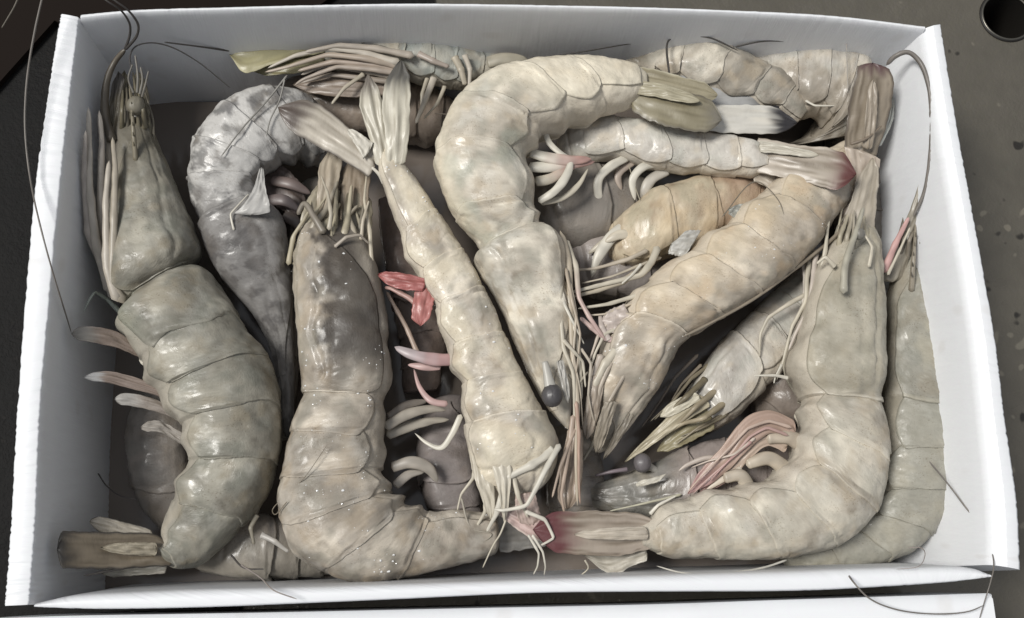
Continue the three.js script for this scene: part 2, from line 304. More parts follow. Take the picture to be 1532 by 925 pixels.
// flat blade (tail plates, antennal scales): rows [edge x, edge y, edge x, edge y, height, height of the second edge]
function bladeGeo(sec, { col = [0.42, 0.38, 0.3], tip = null, tipFrom = 0.7, edge = null, thick = 0.9, ribs = 3, sd = 1, N = 60, M = 40, stripe = 0.5, tipR = 0.16, tipSoft = 0.16 } = {}) {
  const n = sec.length - 1, rows = sec.map((r) => r.length < 6 ? [...r, r[4]] : r), run = [0];
  for (let i = 1; i <= 200; i++) { const a = cr(rows, (i - 1) / 200 * n), b = cr(rows, i / 200 * n); run.push(run[i - 1] + Math.hypot(a[0] + a[2] - b[0] - b[2], a[1] + a[3] - b[1] - b[3])); }
  const way = (f) => { const L = f * run[200]; let i = 0; while (i < 199 && run[i + 1] < L) i++; return (i + clamp((L - run[i]) / (run[i + 1] - run[i]))) / 200; };
  return grid(N, M, (i, j, jj) => {
    const f = i / (N - 1), g = way(f), q = cr(rows, g * n), A = P(q[0], q[1], q[4]), B = P(q[2], q[3], q[5]);
    const q2 = cr(rows, Math.min(n, g * n + 0.05)), q0 = cr(rows, Math.max(0, g * n - 0.05));
    const T = P((q2[0] + q2[2]) / 2, (q2[1] + q2[3]) / 2, (q2[4] + q2[5]) / 2).sub(P((q0[0] + q0[2]) / 2, (q0[1] + q0[3]) / 2, (q0[4] + q0[5]) / 2)).normalize();
    const C = A.clone().add(B).multiplyScalar(0.5), U = A.clone().sub(B).multiplyScalar(0.5), w = U.length();
    const Nn = new THREE.Vector3().crossVectors(T, U).normalize(); if (Nn.y < 0) Nn.negate();
    const th = j / M * Math.PI * 2, v = Math.cos(th), up = Math.sin(th);
    const end = Math.min(Math.sqrt(clamp(f / 0.03)), Math.pow(clamp((1 - f) / tipR), 0.55));
    const rag = 1 + 0.05 * noise(f * 9, sd, v > 0 ? 1 : 5);
    let h = thick * Math.pow(Math.abs(up), 0.8) * (1 - 0.45 * f);
    const rb = Math.exp(-Math.pow((v - 0.02) / 0.13, 2)) * 1.0 * (1 - 0.6 * f) + 0.3 * Math.cos(v * Math.PI * ribs + sd) * (0.5 + noise(v * 2, f * 1.5, sd)) + 0.25 * noise(v * 9, f * 2, sd * 5);
    const p = C.clone().addScaledVector(U, v * end * rag);
    p.addScaledVector(Nn, ((Math.sign(up) * h + (up > 0 ? rb * 0.75 * Math.abs(up) : 0)) * end * clamp(w / 0.005, 0.3, 1) + 0.5 * noise(f * 3 + sd, v * 1.5, sd)) / 1000);
    let c = mix3(col, [col[0] * 0.55, col[1] * 0.52, col[2] * 0.47], stripe * sm(0.0, 0.6, noise(v * 8, f * 1.2, sd * 7)));
    c = mix3(c, [Math.min(0.62, col[0] * 1.25), Math.min(0.58, col[1] * 1.25), Math.min(0.5, col[2] * 1.25)], sm(0.3, 0.8, noise(v * 5, f * 1.5, sd * 3 + 40)) * 0.6);
    const gl = Math.sin(v * Math.PI * (ribs * 0.8 + 0.7) + sd * 3 + 0.9 * noise(f * 1.6, sd, 8) + 0.5 * noise(v * 3, f * 3, sd));
    c = mix3(c, [col[0] * 0.36, col[1] * 0.32, col[2] * 0.28], Math.exp(-gl * gl / 0.03) * 0.75 * clamp(stripe * 1.2) * sm(0.02, 0.15, f) * (0.5 + 0.7 * noise(v * 2 + sd, f * 1.2, 6)));
    if (tip) c = mix3(c, tip, sm(tipFrom - tipSoft, tipFrom + tipSoft * 0.5, f + 0.05 * noise(v * 2.5, f * 4, sd)));
    if (edge) c = mix3(c, edge, sm(0.84, 0.95, Math.abs(v)));
    return { p, c, uv: [f * 0.04, jj / M * 0.02] };
  });
}
// limb, whisker, stalk: points [x, y, height], radii in millimetres from base to tip
function tubeGeo(pts, r0, r1, { col = [0.44, 0.40, 0.32], col2 = null, flatten = 1, joints = 0, sd = 1, N = 34, M = 10, paddle = 0 } = {}) {
  const W = pts.map(([x, y, h]) => P(x, y, h)), curve = new THREE.CatmullRomCurve3(W, false, joints ? 'catmullrom' : 'centripetal', 0.16);
  const len = curve.getLength();
  return grid(N, M, (i, j, jj) => {
    const f = i / (N - 1), c0 = curve.getPointAt(f), T = curve.getTangentAt(f);
    const S = new THREE.Vector3(0, 1, 0).cross(T); if (S.lengthSq() < 1e-4) S.set(1, 0, 0); S.normalize();
    const V = new THREE.Vector3().crossVectors(T, S).normalize();
    const end = Math.min(Math.sqrt(clamp(f / 0.03)), Math.sqrt(clamp((1 - f) / 0.05)));
    let r = lerp(r0, r1, f);
    if (paddle) r = lerp(r0, r1, f) * (0.85 + 0.3 * Math.sin(Math.PI * f)) * Math.pow(1 - Math.pow(f, 8), 0.5);
    if (joints) r *= 1 + 0.16 * Math.pow(Math.abs(Math.cos(f * Math.PI * joints)), 14) - 0.05;
    r *= 1 + 0.08 * noise(f * len * 120, sd * 3, 1);
    const th = j / M * Math.PI * 2;
    const p = c0.addScaledVector(S, Math.cos(th) * r * end / 1000).addScaledVector(V, Math.sin(th) * r * flatten * end / 1000);
    const m = 1 + 0.2 * noise(f * len * 160, sd * 5, Math.cos(th) * 0.7);
    const c = col2 ? mix3(col, col2, sm(0.15, 0.85, f + 0.1 * noise(f * 6, sd, 3))) : col;
    return { p, c: [c[0] * m, c[1] * m, c[2] * m], uv: [f * len, jj / M * 0.004] };
  });
}
const CB = [0.45, 0.41, 0.33], WH = [0.52, 0.49, 0.42], PK = [0.38, 0.235, 0.205], RD = [0.40, 0.17, 0.15], BR = [0.17, 0.135, 0.10], DK = [0.045, 0.04, 0.036], OL = [0.27, 0.25, 0.165], GY = [0.30, 0.29, 0.27];
const iceMat = new THREE.MeshPhysicalMaterial({ color: new THREE.Color(0.72, 0.72, 0.71), roughness: 0.08, clearcoat: 1, clearcoatRoughness: 0.05 });
function iceGeo(body, n, sd) {                               // grains of melting ice and drops sitting on the shell
  const p = body.attributes.position, q = body.attributes.normal, list = [], base = new THREE.IcosahedronGeometry(1, 0);
  for (let tries = 0; list.length < n && tries < n * 60; tries++) {
    const i = Math.floor(rnd() * p.count), x = p.getX(i), y = p.getY(i), z = p.getZ(i);
    if (q.getY(i) < 0.45 || noise(x * 60, z * 60, sd) < 0.22) continue;
    const g = base.clone(), s = 0.00013 + 0.0003 * Math.pow(rnd(), 4), a = g.attributes.position;
    for (let k = 0; k < a.count; k++) { const m = 1 + 0.35 * noise(a.getX(k) * 1.3 + i, a.getY(k) * 1.3, a.getZ(k) * 1.3); a.setXYZ(k, a.getX(k) * m * (1 + rnd() * 0.02), a.getY(k) * m * 0.7, a.getZ(k) * m); }
    g.rotateY(rnd() * 6.3); g.scale(s * (0.8 + rnd()), s, s); g.translate(x, y + s * 0.25, z); g.computeVertexNormals(); list.push(g);
  }
  return list.length ? mergeGeometries(list) : null;
}
class Shrimp {
  constructor(label, spec) {
    this.g = new THREE.Group(); this.g.name = 'shrimp'; this.sd = 1 + (used.shrimp ?? -1) + 1.3;
    const mid = spec.sec[Math.floor(spec.sec.length / 2)];
    this.o = P((mid[0] + mid[2]) / 2, (mid[1] + mid[3]) / 2, mid[4]); this.o.y = Math.max(0.0106, this.o.y - 0.018);
    this.g.position.copy(this.o);
    const bg = bodyGeo({ sd: this.sd, ...spec }), ice = spec.pal === 'dark' ? null : iceGeo(bg, spec.ice ?? 130, this.sd);
    this.add('body', bg, shell);
    if (ice) this.add('ice_grains', ice, iceMat).userData.kind = 'stuff';
    put(this.g, label, 'shrimp', 'raw shrimps packed in the white box');
  }
  add(name, geo, mat, parent = this.g, label) {
    geo.translate(-this.o.x, -this.o.y, -this.o.z);
    const m = new THREE.Mesh(geo, mat); m.name = name; if (label) m.userData.label = label; parent.add(m); return m;
  }
  k() { return this.sd + rnd() * 50; }
  blade(sec, opt = {}, name = 'tail_plate') { this.add(name, bladeGeo(sec, { sd: this.k(), ...opt }), fanMat); return this; }
  limb(name, pts, r0, r1, opt = {}) { this.add(name, tubeGeo(pts, r0, r1, { sd: this.k(), ...opt }), limb); return this; }
  leg(pts, r0 = 1.1, r1 = 0.5, opt = {}) { return this.limb('leg', pts, r0 * 0.8, r1 * 0.62, { joints: pts.length - 1, flatten: 0.7, ...opt }); }
  swim(pts, r0 = 2.6, r1 = 1.4, opt = {}) { return this.limb('swimmeret', pts, r0 * 0.82, r1 * 0.8, { flatten: 0.5, M: 16, paddle: 1, ...opt }); }
  // the bundle in front of the carapace: scales, feelers' bases, mouth legs and the toothed spine
  head(x, y, h, dx, dy, len, wid, { col = [0.36, 0.32, 0.25], scales = 1, legs = 4, stubs = 5, spine = 1 } = {}) {
    const d = Math.hypot(dx, dy), ux = dx / d, uy = dy / d, at = (a, b, k) => [x + ux * a * len - uy * b * wid, y + uy * a * len + ux * b * wid, h + k];
    const row = (a, b, w, k, k2) => { const p = at(a, b - w, k), q = at(a, b + w, k2 ?? k); return [p[0], p[1], q[0], q[1], p[2], q[2]]; };
    const tone = () => { const t = 0.55 + rnd() * 0.6; return [col[0] * t, col[1] * t, col[2] * t * (0.92 + rnd() * 0.1)]; };
    if (scales) for (const s of [-1, 1]) this.blade([row(-0.45, s * 0.24, 0.16, 6), row(0.2, s * 0.25, 0.19, 7, 5), row(0.75, s * 0.2, 0.16, 5, 3), row(1.0, s * 0.15, 0.05, 3)], { col: tone(), ribs: 4, stripe: 0.8 }, 'antennal_scale');
    for (let i = 0; i < stubs; i++) { const b = -0.36 + 0.72 * (i + 0.5) / stubs, e = b * 0.6 + (rnd() - 0.5) * 0.14; this.limb('antennule', [at(-0.5, b, 8), at(0.0, b * 0.9, 12 + rnd() * 3), at(0.35, e, 10), at(0.55 + rnd() * 0.45, e + (rnd() - 0.5) * 0.2, 7)], wid * 0.016, wid * 0.005, { col: tone(), joints: 2 }); }
    for (let i = 0; i < legs; i++) { const s = i % 2 ? 1 : -1, b = s * (0.3 + rnd() * 0.16); this.leg([at(-0.9, b * 1.1, 4), at(-0.3, b * 1.15, 8), at(0.2, b * 0.9, 9), at(0.5 + rnd() * 0.4, b * (0.4 + rnd() * 0.6), 6)], wid * 0.012, wid * 0.004, { col: tone() }); }
    if (spine) { const sp = this.add('rostrum', tubeGeo([at(-1.3, 0.02, 11), at(-0.6, 0.0, 15), at(0.1, -0.02, 15), at(0.6, -0.05, 12)], wid * 0.018, 0.25, { col: tone(), sd: this.k() }), limb);
      for (let i = 0; i < 5; i++) this.add('rostrum_tooth', tubeGeo([at(-0.9 + i * 0.25, 0.0, 15.5), at(-0.78 + i * 0.25, -0.02, 18)], 0.5, 0.1, { col: tone(), N: 8, M: 6 }), limb, sp); }
    return this;
  }
  whisker(pts, r = 0.22, opt = {}) { return this.limb('antenna', pts, r, r * 0.6, { col: DK, N: 70, M: 7, ...opt }); }
  eye(x, y, h, r, col = DK, stalk = null) {
    const s = new THREE.SphereGeometry(r / 1000, 24, 18), p = P(x, y, h), q = s.attributes.position, c = new Float32Array(q.count * 3);
    for (let i = 0; i < q.count; i++) { const k = 1 + 0.05 * noise(q.getX(i) * 900, q.getY(i) * 900, x); q.setXYZ(i, q.getX(i) * k, q.getY(i) * k * 0.9, q.getZ(i) * k * 1.1); c.set(col, i * 3); }
    s.setAttribute('color', new THREE.BufferAttribute(c, 3)); s.computeVertexNormals(); s.translate(p.x, p.y, p.z);
    const e = this.add('eye', s, eyeMat);
    if (stalk) this.add('eye_stalk', tubeGeo([stalk, [x, y, h]], r * 0.3, r * 0.62, { col: [0.36, 0.345, 0.31], flatten: 0.7, sd: this.k() }), limb, e);
    return this;
  }
}
const HR = 1 / 1;
// --- left column
new Shrimp('green-grey shrimp against the left wall, dark square-ended tail in the lower left corner', {
  pal: 'green', ice: 240, tint: (c, t, phi, n1) => mix3(mix3(c, [0.115, 0.1, 0.075], 0.75 * sm(3.3, 0.8, t + 0.5 * n1)), [0.27, 0.3, 0.26], 0.5 * sm(0.6, 0.85, phi) * sm(4.2, 5.0, t) * sm(6.8, 6.2, t)), seg: [4.9, 6.75, 7.8, 8.9, 10.0, 11.2, 13.6], roll: -0.12, gain: 0.9, flare: 0.6, thick: 0.88,
  frost: 0.22, hue: [0.980, 0.988, 0.936], sec: [[212, 150, 180, 140, 50], [228, 185, 168, 190, 50], [250, 240, 165, 270, 49], [280, 310, 158, 350, 48], [301, 372, 160, 434, 47], [286, 397, 188, 462, 46], [322, 412, 178, 496, 46], [372, 490, 212, 560, 46], [410, 540, 236, 605, 46], [424, 610, 264, 642, 46], [420, 690, 274, 690, 46], [388, 765, 255, 735, 45], [325, 832, 238, 785, 44], [282, 852, 234, 812, 47], [250, 846, 226, 815, 50]] })
  .blade([[262, 822, 258, 848, 49], [232, 800, 236, 848, 51], [190, 797, 190, 851, 54], [140, 796, 142, 852, 59], [100, 794, 100, 851, 64], [84, 797, 86, 848, 66]], { col: [0.145, 0.118, 0.083], tip: [0.02, 0.018, 0.016], tipFrom: 0.93, ribs: 5, stripe: 0.7, tipR: 0.04, edge: [0.05, 0.043, 0.035] })
  .blade([[228, 793, 232, 815, 46], [180, 779, 182, 806, 48], [134, 769, 133, 792, 51]], { col: [0.33, 0.30, 0.25], edge: [0.06, 0.055, 0.05] })
  .blade([[250, 832, 250, 858, 37], [190, 842, 195, 862, 35], [150, 850, 155, 866, 33]], { col: WH })
  .blade([[235, 812, 235, 832, 53], [190, 812, 190, 830, 57], [150, 816, 150, 824, 60]], { col: [0.3, 0.265, 0.2], ribs: 1 }, 'telson')
  .limb('tail_spine', [[218, 846, 50], [175, 852, 54], [124, 862, 57]], 0.5, 0.3, { col: DK })
  .leg([[172, 450, 46], [155, 395, 47], [150, 300, 56], [152, 210, 59], [148, 165, 62]], 2.7, 1.5, { col: [0.40, 0.36, 0.31] })
  .leg([[165, 440, 46], [143, 360, 54], [134, 280, 60], [133, 200, 63], [132, 160, 66]], 2.6, 1.4, { col: [0.46, 0.42, 0.36] })
  .leg([[160, 410, 44], [133, 350, 54], [126, 260, 61], [128, 195, 67]], 2.4, 1.3, { col: [0.38, 0.34, 0.30] })
  .leg([[168, 420, 49], [166, 330, 52], [163, 240, 53], [160, 180, 54]], 2.6, 1.5, { col: [0.36, 0.32, 0.26] })
  .leg([[186, 455, 55], [168, 420, 58], [170, 330, 62], [172, 250, 62], [168, 205, 61]], 2.4, 1.4, { col: [0.30, 0.265, 0.21] })
  .leg([[176, 452, 56], [160, 400, 59], [158, 300, 62], [163, 240, 63]], 2.4, 1.5, { col: [0.38, 0.34, 0.285] })
  .leg([[190, 478, 44], [160, 448, 45], [142, 437, 50], [134, 448, 51], [124, 468, 52]], 1.3, 0.5, { col: [0.29, 0.32, 0.28] })
  .blade([[240, 528, 236, 546, 46], [208, 517, 203, 533, 50], [175, 497, 172, 520, 54], [140, 489, 138, 513, 58], [106, 490, 107, 509, 62]], { col: [0.21, 0.165, 0.135], tip: [0.25, 0.235, 0.21], tipFrom: 0.8, ribs: 1, thick: 1.6, stripe: 0.3, tipR: 0.08 }, 'swimmeret')
  .blade([[268, 592, 262, 606, 46], [238, 578, 234, 592, 49], [200, 564, 198, 583, 52], [165, 556, 165, 574, 55], [136, 558, 137, 570, 58], [124, 562, 124, 568, 59]], { col: [0.24, 0.19, 0.16], tip: [0.40, 0.395, 0.385], tipFrom: 0.84, ribs: 1, thick: 1.6, stripe: 0.3, tipR: 0.1, tipSoft: 0.08 }, 'swimmeret')
  .blade([[285, 625, 280, 640, 45], [260, 611, 256, 624, 47], [230, 597, 228, 615, 49], [200, 589, 200, 608, 51], [170, 590, 172, 606, 53]], { col: [0.26, 0.225, 0.195], tip: [0.34, 0.325, 0.30], tipFrom: 0.75, ribs: 1, thick: 1.6, stripe: 0.3, tipR: 0.08 }, 'swimmeret')
  .blade([[278, 650, 272, 666, 45], [250, 635, 248, 651, 47], [230, 629, 231, 646, 49], [209, 634, 211, 648, 50]], { col: [0.29, 0.265, 0.235], ribs: 1, thick: 1.6, stripe: 0.3 }, 'swimmeret')
  .blade([[250, 535, 215, 528, 46], [245, 552, 208, 538, 46], [236, 560, 214, 550, 46]], { col: WH, N: 24, M: 20 }, 'swimmeret')
  .blade([[178, 205, 160, 205, 53], [182, 150, 163, 160, 55], [186, 115, 168, 122, 56], [180, 106, 174, 108, 56]], { col: [0.14, 0.12, 0.085], tip: [0.08, 0.07, 0.06] }, 'antennal_scale')
  .head(198, 165, 46, -0.05, -1, 60, 60, { col: [0.16, 0.14, 0.10] })
  .eye(203, 158, 60, 3.4, [0.16, 0.145, 0.11], [203, 175, 57])
  .limb('antenna', [[168, 215, 55], [157, 170, 57], [160, 120, 60], [172, 92, 62], [188, 73, 66]], 2.0, 0.9, { col: [0.09, 0.075, 0.055] })
  .whisker([[187, 75, 66], [205, 52, 72], [206, 36, 76], [192, 16, 81], [176, 4, 84], [150, -14, 86]], 0.55)
  .whisker([[186, 75, 66], [194, 52, 71], [193, 34, 76], [180, 15, 82], [162, 3, 86], [140, -14, 87]], 0.5)
  .whisker([[197, 105, 62], [194, 85, 64], [202, 70, 66], [225, 64, 66], [255, 70, 64], [295, 92, 58], [345, 132, 50]], 0.32)
  .whisker([[200, 140, 60], [192, 118, 63], [198, 96, 66]], 0.5, { col: [0.16, 0.15, 0.13] })
  .whisker([[205, 140, 60], [206, 115, 63], [202, 82, 66]], 0.6, { col: [0.16, 0.15, 0.13] })
  .whisker([[209, 142, 60], [213, 118, 63], [210, 100, 65]], 0.6, { col: [0.16, 0.15, 0.13] })
  .whisker([[212, 146, 60], [217, 128, 63], [222, 106, 66]], 0.5, { col: [0.16, 0.15, 0.13] })
  .whisker([[66, -16, 88], [52, 45, 86], [40, 120, 84], [37, 190, 82], [44, 262, 80], [58, 330, 82], [78, 405, 78.5], [98, 470, 66], [107, 500, 58]], 0.42, { col: [0.13, 0.115, 0.10] })
  .whisker([[32, -14, 60], [20, 12, 50], [2, 42, 40]], 0.4, { col: [0.2, 0.18, 0.15] });

new Shrimp('dark grey frosty shrimp curled behind the left one, bent back uppermost', {
  pal: 'grey', seg: [4.9, 6.0, 7.0, 8.0, 9.0, 10.0, 11.1], roll: 0.4, frost: 0.95, rough: 1.1, ice: 320,
  tint: (c, t, phi, n1, n2) => mix3(c, [0.09, 0.083, 0.08], 0.7 * sm(6.6, 4.6, t + n1 * 1.2 + n2 * 0.6)),
  sec: [[418, 660, 446, 650, 28], [406, 545, 446, 530, 33], [380, 480, 444, 465, 37], [338, 430, 440, 395, 40], [314, 388, 428, 330, 42], [297, 338, 396, 300, 43], [280, 272, 388, 276, 44], [288, 215, 402, 258, 43], [332, 158, 425, 245, 42], [402, 134, 455, 240, 40], [455, 148, 480, 250, 35], [500, 190, 500, 255, 30]] })
  .blade([[388, 250, 394, 252, 57], [378, 285, 398, 285, 59], [358, 312, 404, 308, 59], [346, 322, 402, 322, 58]], { col: [0.38, 0.37, 0.35], thick: 0.5, ribs: 1, stripe: 0.2, tipR: 0.05 }, 'swimmeret')
  .blade([[402, 240, 385, 290, 34], [425, 250, 415, 310, 36], [450, 275, 440, 325, 36], [462, 300, 455, 320, 34]], { col: [0.14, 0.11, 0.1], ribs: 3, stripe: 0.7 }, 'swimmeret')
  .swim([[400, 300, 40], [425, 300, 42], [448, 315, 41]], 3, 2, { col: [0.13, 0.105, 0.1] })
  .swim([[405, 270, 38], [435, 275, 40], [465, 290, 39]], 3, 2, { col: [0.15, 0.115, 0.105] })
  .swim([[425, 320, 36], [445, 335, 37], [455, 350, 36]], 3, 2, { col: [0.12, 0.1, 0.09] })
  .leg([[350, 345, 56], [345, 320, 57], [372, 290, 56]], 0.6, 0.4, { col: WH })
  .whisker([[430, 112, 60], [400, 150, 58], [360, 195, 58], [330, 235, 57]], 0.42, { col: [0.2, 0.19, 0.17] })
  .whisker([[426, 118, 60], [418, 150, 58], [404, 180, 57], [398, 205, 56]], 0.38, { col: [0.2, 0.19, 0.17] });

new Shrimp('beige shrimp second from left, head up, body bent along the front wall', {
  pal: 'beige', seg: [4.9, 6.2, 7.3, 8.4, 9.5, 10.8, 13.2], roll: -0.05, flare: 0.45, gain: 0.98, frost: 0.3, ice: 220,
  hue: [1.024, 0.992, 0.944], sec: [[470, 326, 515, 332, 44], [446, 350, 552, 360, 46], [437, 400, 574, 420, 48], [441, 480, 588, 500, 48], [448, 556, 591, 572, 47], [450, 592, 580, 600, 46], [434, 636, 582, 640, 47], [418, 700, 580, 690, 47], [412, 762, 588, 726, 47], [440, 832, 606, 742, 47], [520, 874, 628, 752, 46], [610, 868, 650, 758, 45], [690, 851, 685, 757, 44], [748, 832, 745, 765, 43]],
  tint: (c, t, phi, n1, n2) => { const d = sm(0.33, 0.47, phi + 0.14 * n2) * sm(4.6, 3.4, t); return mix3(mix3(c, [0.05, 0.044, 0.04], d * 0.9), [0.46, 0.43, 0.36], 0.5 * sm(0.35, 0.1, phi) * sm(4.2, 3.4, t) * sm(0.6, 1.2, t)); } })
  .blade([[500, 335, 470, 330, 48], [505, 285, 475, 285, 48], [512, 235, 478, 245, 46], [500, 222, 488, 225, 45]], { col: [0.36, 0.31, 0.24], ribs: 4 }, 'antennal_scale')
  .blade([[548, 340, 508, 335, 47], [552, 290, 510, 285, 46], [556, 240, 515, 235, 43]], { col: [0.27, 0.22, 0.165], ribs: 4 }, 'antennal_scale')
  .limb('rostrum', [[485, 350, 60], [470, 325, 60], [455, 305, 58], [445, 322, 56]], 1.5, 0.9, { col: [0.2, 0.175, 0.14] })
  .leg([[556, 395, 54], [553, 345, 55], [545, 300, 54], [549, 255, 52]], 1.2, 0.5, { col: [0.45, 0.40, 0.31] })
  .leg([[540, 360, 56], [543, 330, 57], [552, 300, 55]], 1.0, 0.6, { col: [0.42, 0.37, 0.29] })
  .leg([[500, 370, 61], [518, 355, 62], [538, 352, 61], [552, 365, 58]], 1.0, 0.6, { col: [0.32, 0.28, 0.23] })
  .leg([[492, 345, 60], [495, 320, 61], [490, 290, 58], [480, 262, 54]], 1.2, 0.5, { col: [0.38, 0.34, 0.27] })
  .swim([[575, 640, 46], [610, 620, 45], [645, 612, 44], [668, 614, 43]], 2.6, 1.6, { col: [0.3, 0.27, 0.225] })
  .swim([[578, 652, 43], [612, 638, 41], [645, 630, 40], [672, 628, 39]], 2.6, 1.5, { col: [0.33, 0.30, 0.25] })
  .swim([[580, 625, 40], [610, 606, 38], [640, 600, 36]], 2.2, 1.5, { col: [0.24, 0.21, 0.18] })
  .swim([[585, 700, 44], [615, 692, 45], [640, 700, 44], [655, 722, 42]], 2.6, 2.2, { col: [0.31, 0.28, 0.24] })
  .swim([[590, 728, 43], [612, 710, 42], [635, 706, 41]], 2.2, 1.4, { col: [0.33, 0.30, 0.26] })
  .head(500, 345, 42, 0.25, -1, 75, 120)
  .blade([[745, 828, 740, 768, 41], [790, 822, 785, 772, 36], [830, 815, 828, 778, 30]], { col: GY, ribs: 4 })
  .whisker([[430, 750, 62], [412, 770, 55], [408, 762, 50], [455, 715, 64], [490, 665, 65]], 0.2, { col: [0.2, 0.17, 0.13] });

// --- centre
new Shrimp('pale shrimp in the centre with spread upright tail plates and a pink leg', {
  pal: 'beige', seg: [3.1, 4.3, 5.4, 6.5, 7.6, 8.7, 11.6], roll: 0.1, gain: 1.28, flare: 0.8, sd: 11.3, rough: 0.9,
  frost: 0.3, hue: [1.020, 0.996, 0.944], sec: [[785, 752, 745, 760, 40], [825, 712, 716, 735, 44], [836, 662, 701, 702, 47], [818, 622, 688, 642, 49], [798, 580, 686, 592, 51], [772, 530, 668, 545, 52], [746, 470, 652, 490, 53], [718, 412, 634, 445, 53], [690, 362, 608, 398, 53], [652, 305, 588, 342, 54], [624, 265, 572, 290, 55], [605, 238, 560, 252, 57], [590, 215, 568, 222, 58]],
  tint: (c, t, phi) => mix3(c, [0.55, 0.51, 0.42], 0.55 * sm(-0.5, 0.2, noise(t * 0.7, phi * 2, 4))) })
  .blade([[590, 250, 563, 250, 58], [582, 205, 552, 205, 60], [572, 150, 538, 155, 62], [556, 108, 545, 112, 62]], { col: [0.47, 0.44, 0.36], tip: [0.13, 0.11, 0.09], tipFrom: 0.85, ribs: 2 })
  .blade([[606, 248, 576, 250, 60], [612, 200, 576, 205, 63], [614, 140, 572, 145, 64], [612, 92, 588, 88, 64]], { col: [0.47, 0.44, 0.36], tip: [0.075, 0.07, 0.06], tipFrom: 0.78, ribs: 2 })
  .blade([[566, 230, 556, 268, 57], [530, 198, 512, 240, 58], [480, 158, 455, 208, 59], [432, 148, 420, 185, 60], [418, 152, 413, 168, 60]], { col: [0.42, 0.38, 0.315], tip: [0.09, 0.07, 0.058], tipFrom: 0.78, edge: [0.13, 0.11, 0.09], ribs: 3 })
  .blade([[560, 215, 545, 240, 60], [535, 197, 528, 212, 61], [520, 190, 518, 198, 61]], { col: WH, N: 24, M: 20 })
  .limb('tail_spine', [[575, 275, 55], [568, 262, 57], [556, 250, 58]], 1.0, 0.5, { col: WH })
  .blade([[660, 420, 625, 418, 55], [650, 450, 618, 448, 57], [642, 478, 616, 478, 57], [634, 488, 624, 488, 56]], { col: [0.38, 0.145, 0.13], stripe: 0.6, ribs: 3 }, 'leg')
  .blade([[640, 418, 634, 436, 58], [600, 408, 595, 432, 58], [564, 406, 566, 418, 57]], { col: [0.33, 0.11, 0.1], stripe: 0.6, ribs: 3 }, 'leg')
  .leg([[642, 470, 53], [612, 446, 53], [585, 432, 52], [575, 430, 51]], 1.7, 1.1, { col: PK })
  .leg([[625, 530, 46], [608, 490, 46], [590, 458, 47], [578, 436, 47]], 1.4, 1.1, { col: [0.33, 0.25, 0.2] })
  .swim([[684, 538, 54], [650, 538, 55], [615, 530, 55], [590, 519, 54]], 3.0, 2.0, { col: [0.35, 0.215, 0.205], col2: [0.36, 0.31, 0.31] })
  .swim([[660, 548, 52], [630, 548, 52], [610, 546, 51]], 2.2, 1.2, { col: [0.44, 0.3, 0.28] })
  .swim([[670, 605, 52], [645, 600, 52], [628, 580, 51], [619, 552, 50]], 1.6, 0.7, { col: [0.40, 0.27, 0.25] })
  .swim([[690, 620, 52], [676, 650, 51], [660, 670, 50], [640, 664, 49], [620, 648, 48]], 1.5, 0.6, { col: [0.5, 0.47, 0.4] })
  .leg([[830, 672, 58], [795, 696, 59], [756, 716, 58]], 2.4, 2.0, { col: WH })
  .leg([[838, 664, 60], [815, 705, 62], [788, 756, 61], [752, 764, 60], [738, 762, 59]], 1.5, 0.9, { col: WH })
  .leg([[736, 690, 52], [728, 730, 53], [726, 765, 52], [712, 790, 50]], 1.9, 0.8, { col: CB })
  .leg([[752, 690, 56], [752, 735, 57], [742, 770, 55], [728, 796, 52]], 2.2, 0.9, { col: WH })
  .leg([[712, 680, 50], [708, 715, 50], [690, 740, 48], [684, 765, 47]], 1.1, 0.5, { col: CB })
  .leg([[765, 700, 57], [776, 745, 57], [790, 775, 55]], 1.5, 0.7, { col: CB })
  .leg([[785, 765, 58], [815, 778, 58], [828, 805, 57], [806, 818, 57]], 1.1, 0.6, { col: WH })
  .leg([[790, 800, 58], [806, 828, 58], [804, 848, 56], [798, 860, 54]], 0.7, 0.35, { col: WH })
  .leg([[796, 800, 58], [812, 826, 58], [816, 848, 56], [814, 861, 54]], 0.7, 0.35, { col: WH })
  .whisker([[757, 778, 57], [748, 800, 56], [738, 816, 54], [722, 850, 52]], 0.4, { col: CB })
  .blade([[700, 668, 722, 665, 52], [708, 710, 735, 705, 55], [722, 750, 742, 748, 54], [732, 782, 740, 782, 51]], { col: [0.47, 0.43, 0.35], ribs: 2, stripe: 0.4 }, 'antennal_scale')
  .blade([[728, 660, 756, 655, 57], [738, 705, 765, 700, 59], [748, 750, 762, 745, 57], [752, 785, 758, 784, 53]], { col: [0.50, 0.46, 0.38], ribs: 2, stripe: 0.3 }, 'antennal_scale')
  .blade([[770, 740, 800, 735, 54], [772, 765, 806, 760, 54], [780, 790, 812, 785, 52]], { col: [0.42, 0.33, 0.29], ribs: 3 }, 'antennal_scale')
  .whisker([[690, 745, 52], [705, 790, 51], [735, 800, 50], [718, 815, 50]], 0.45, { col: [0.3, 0.27, 0.22] });

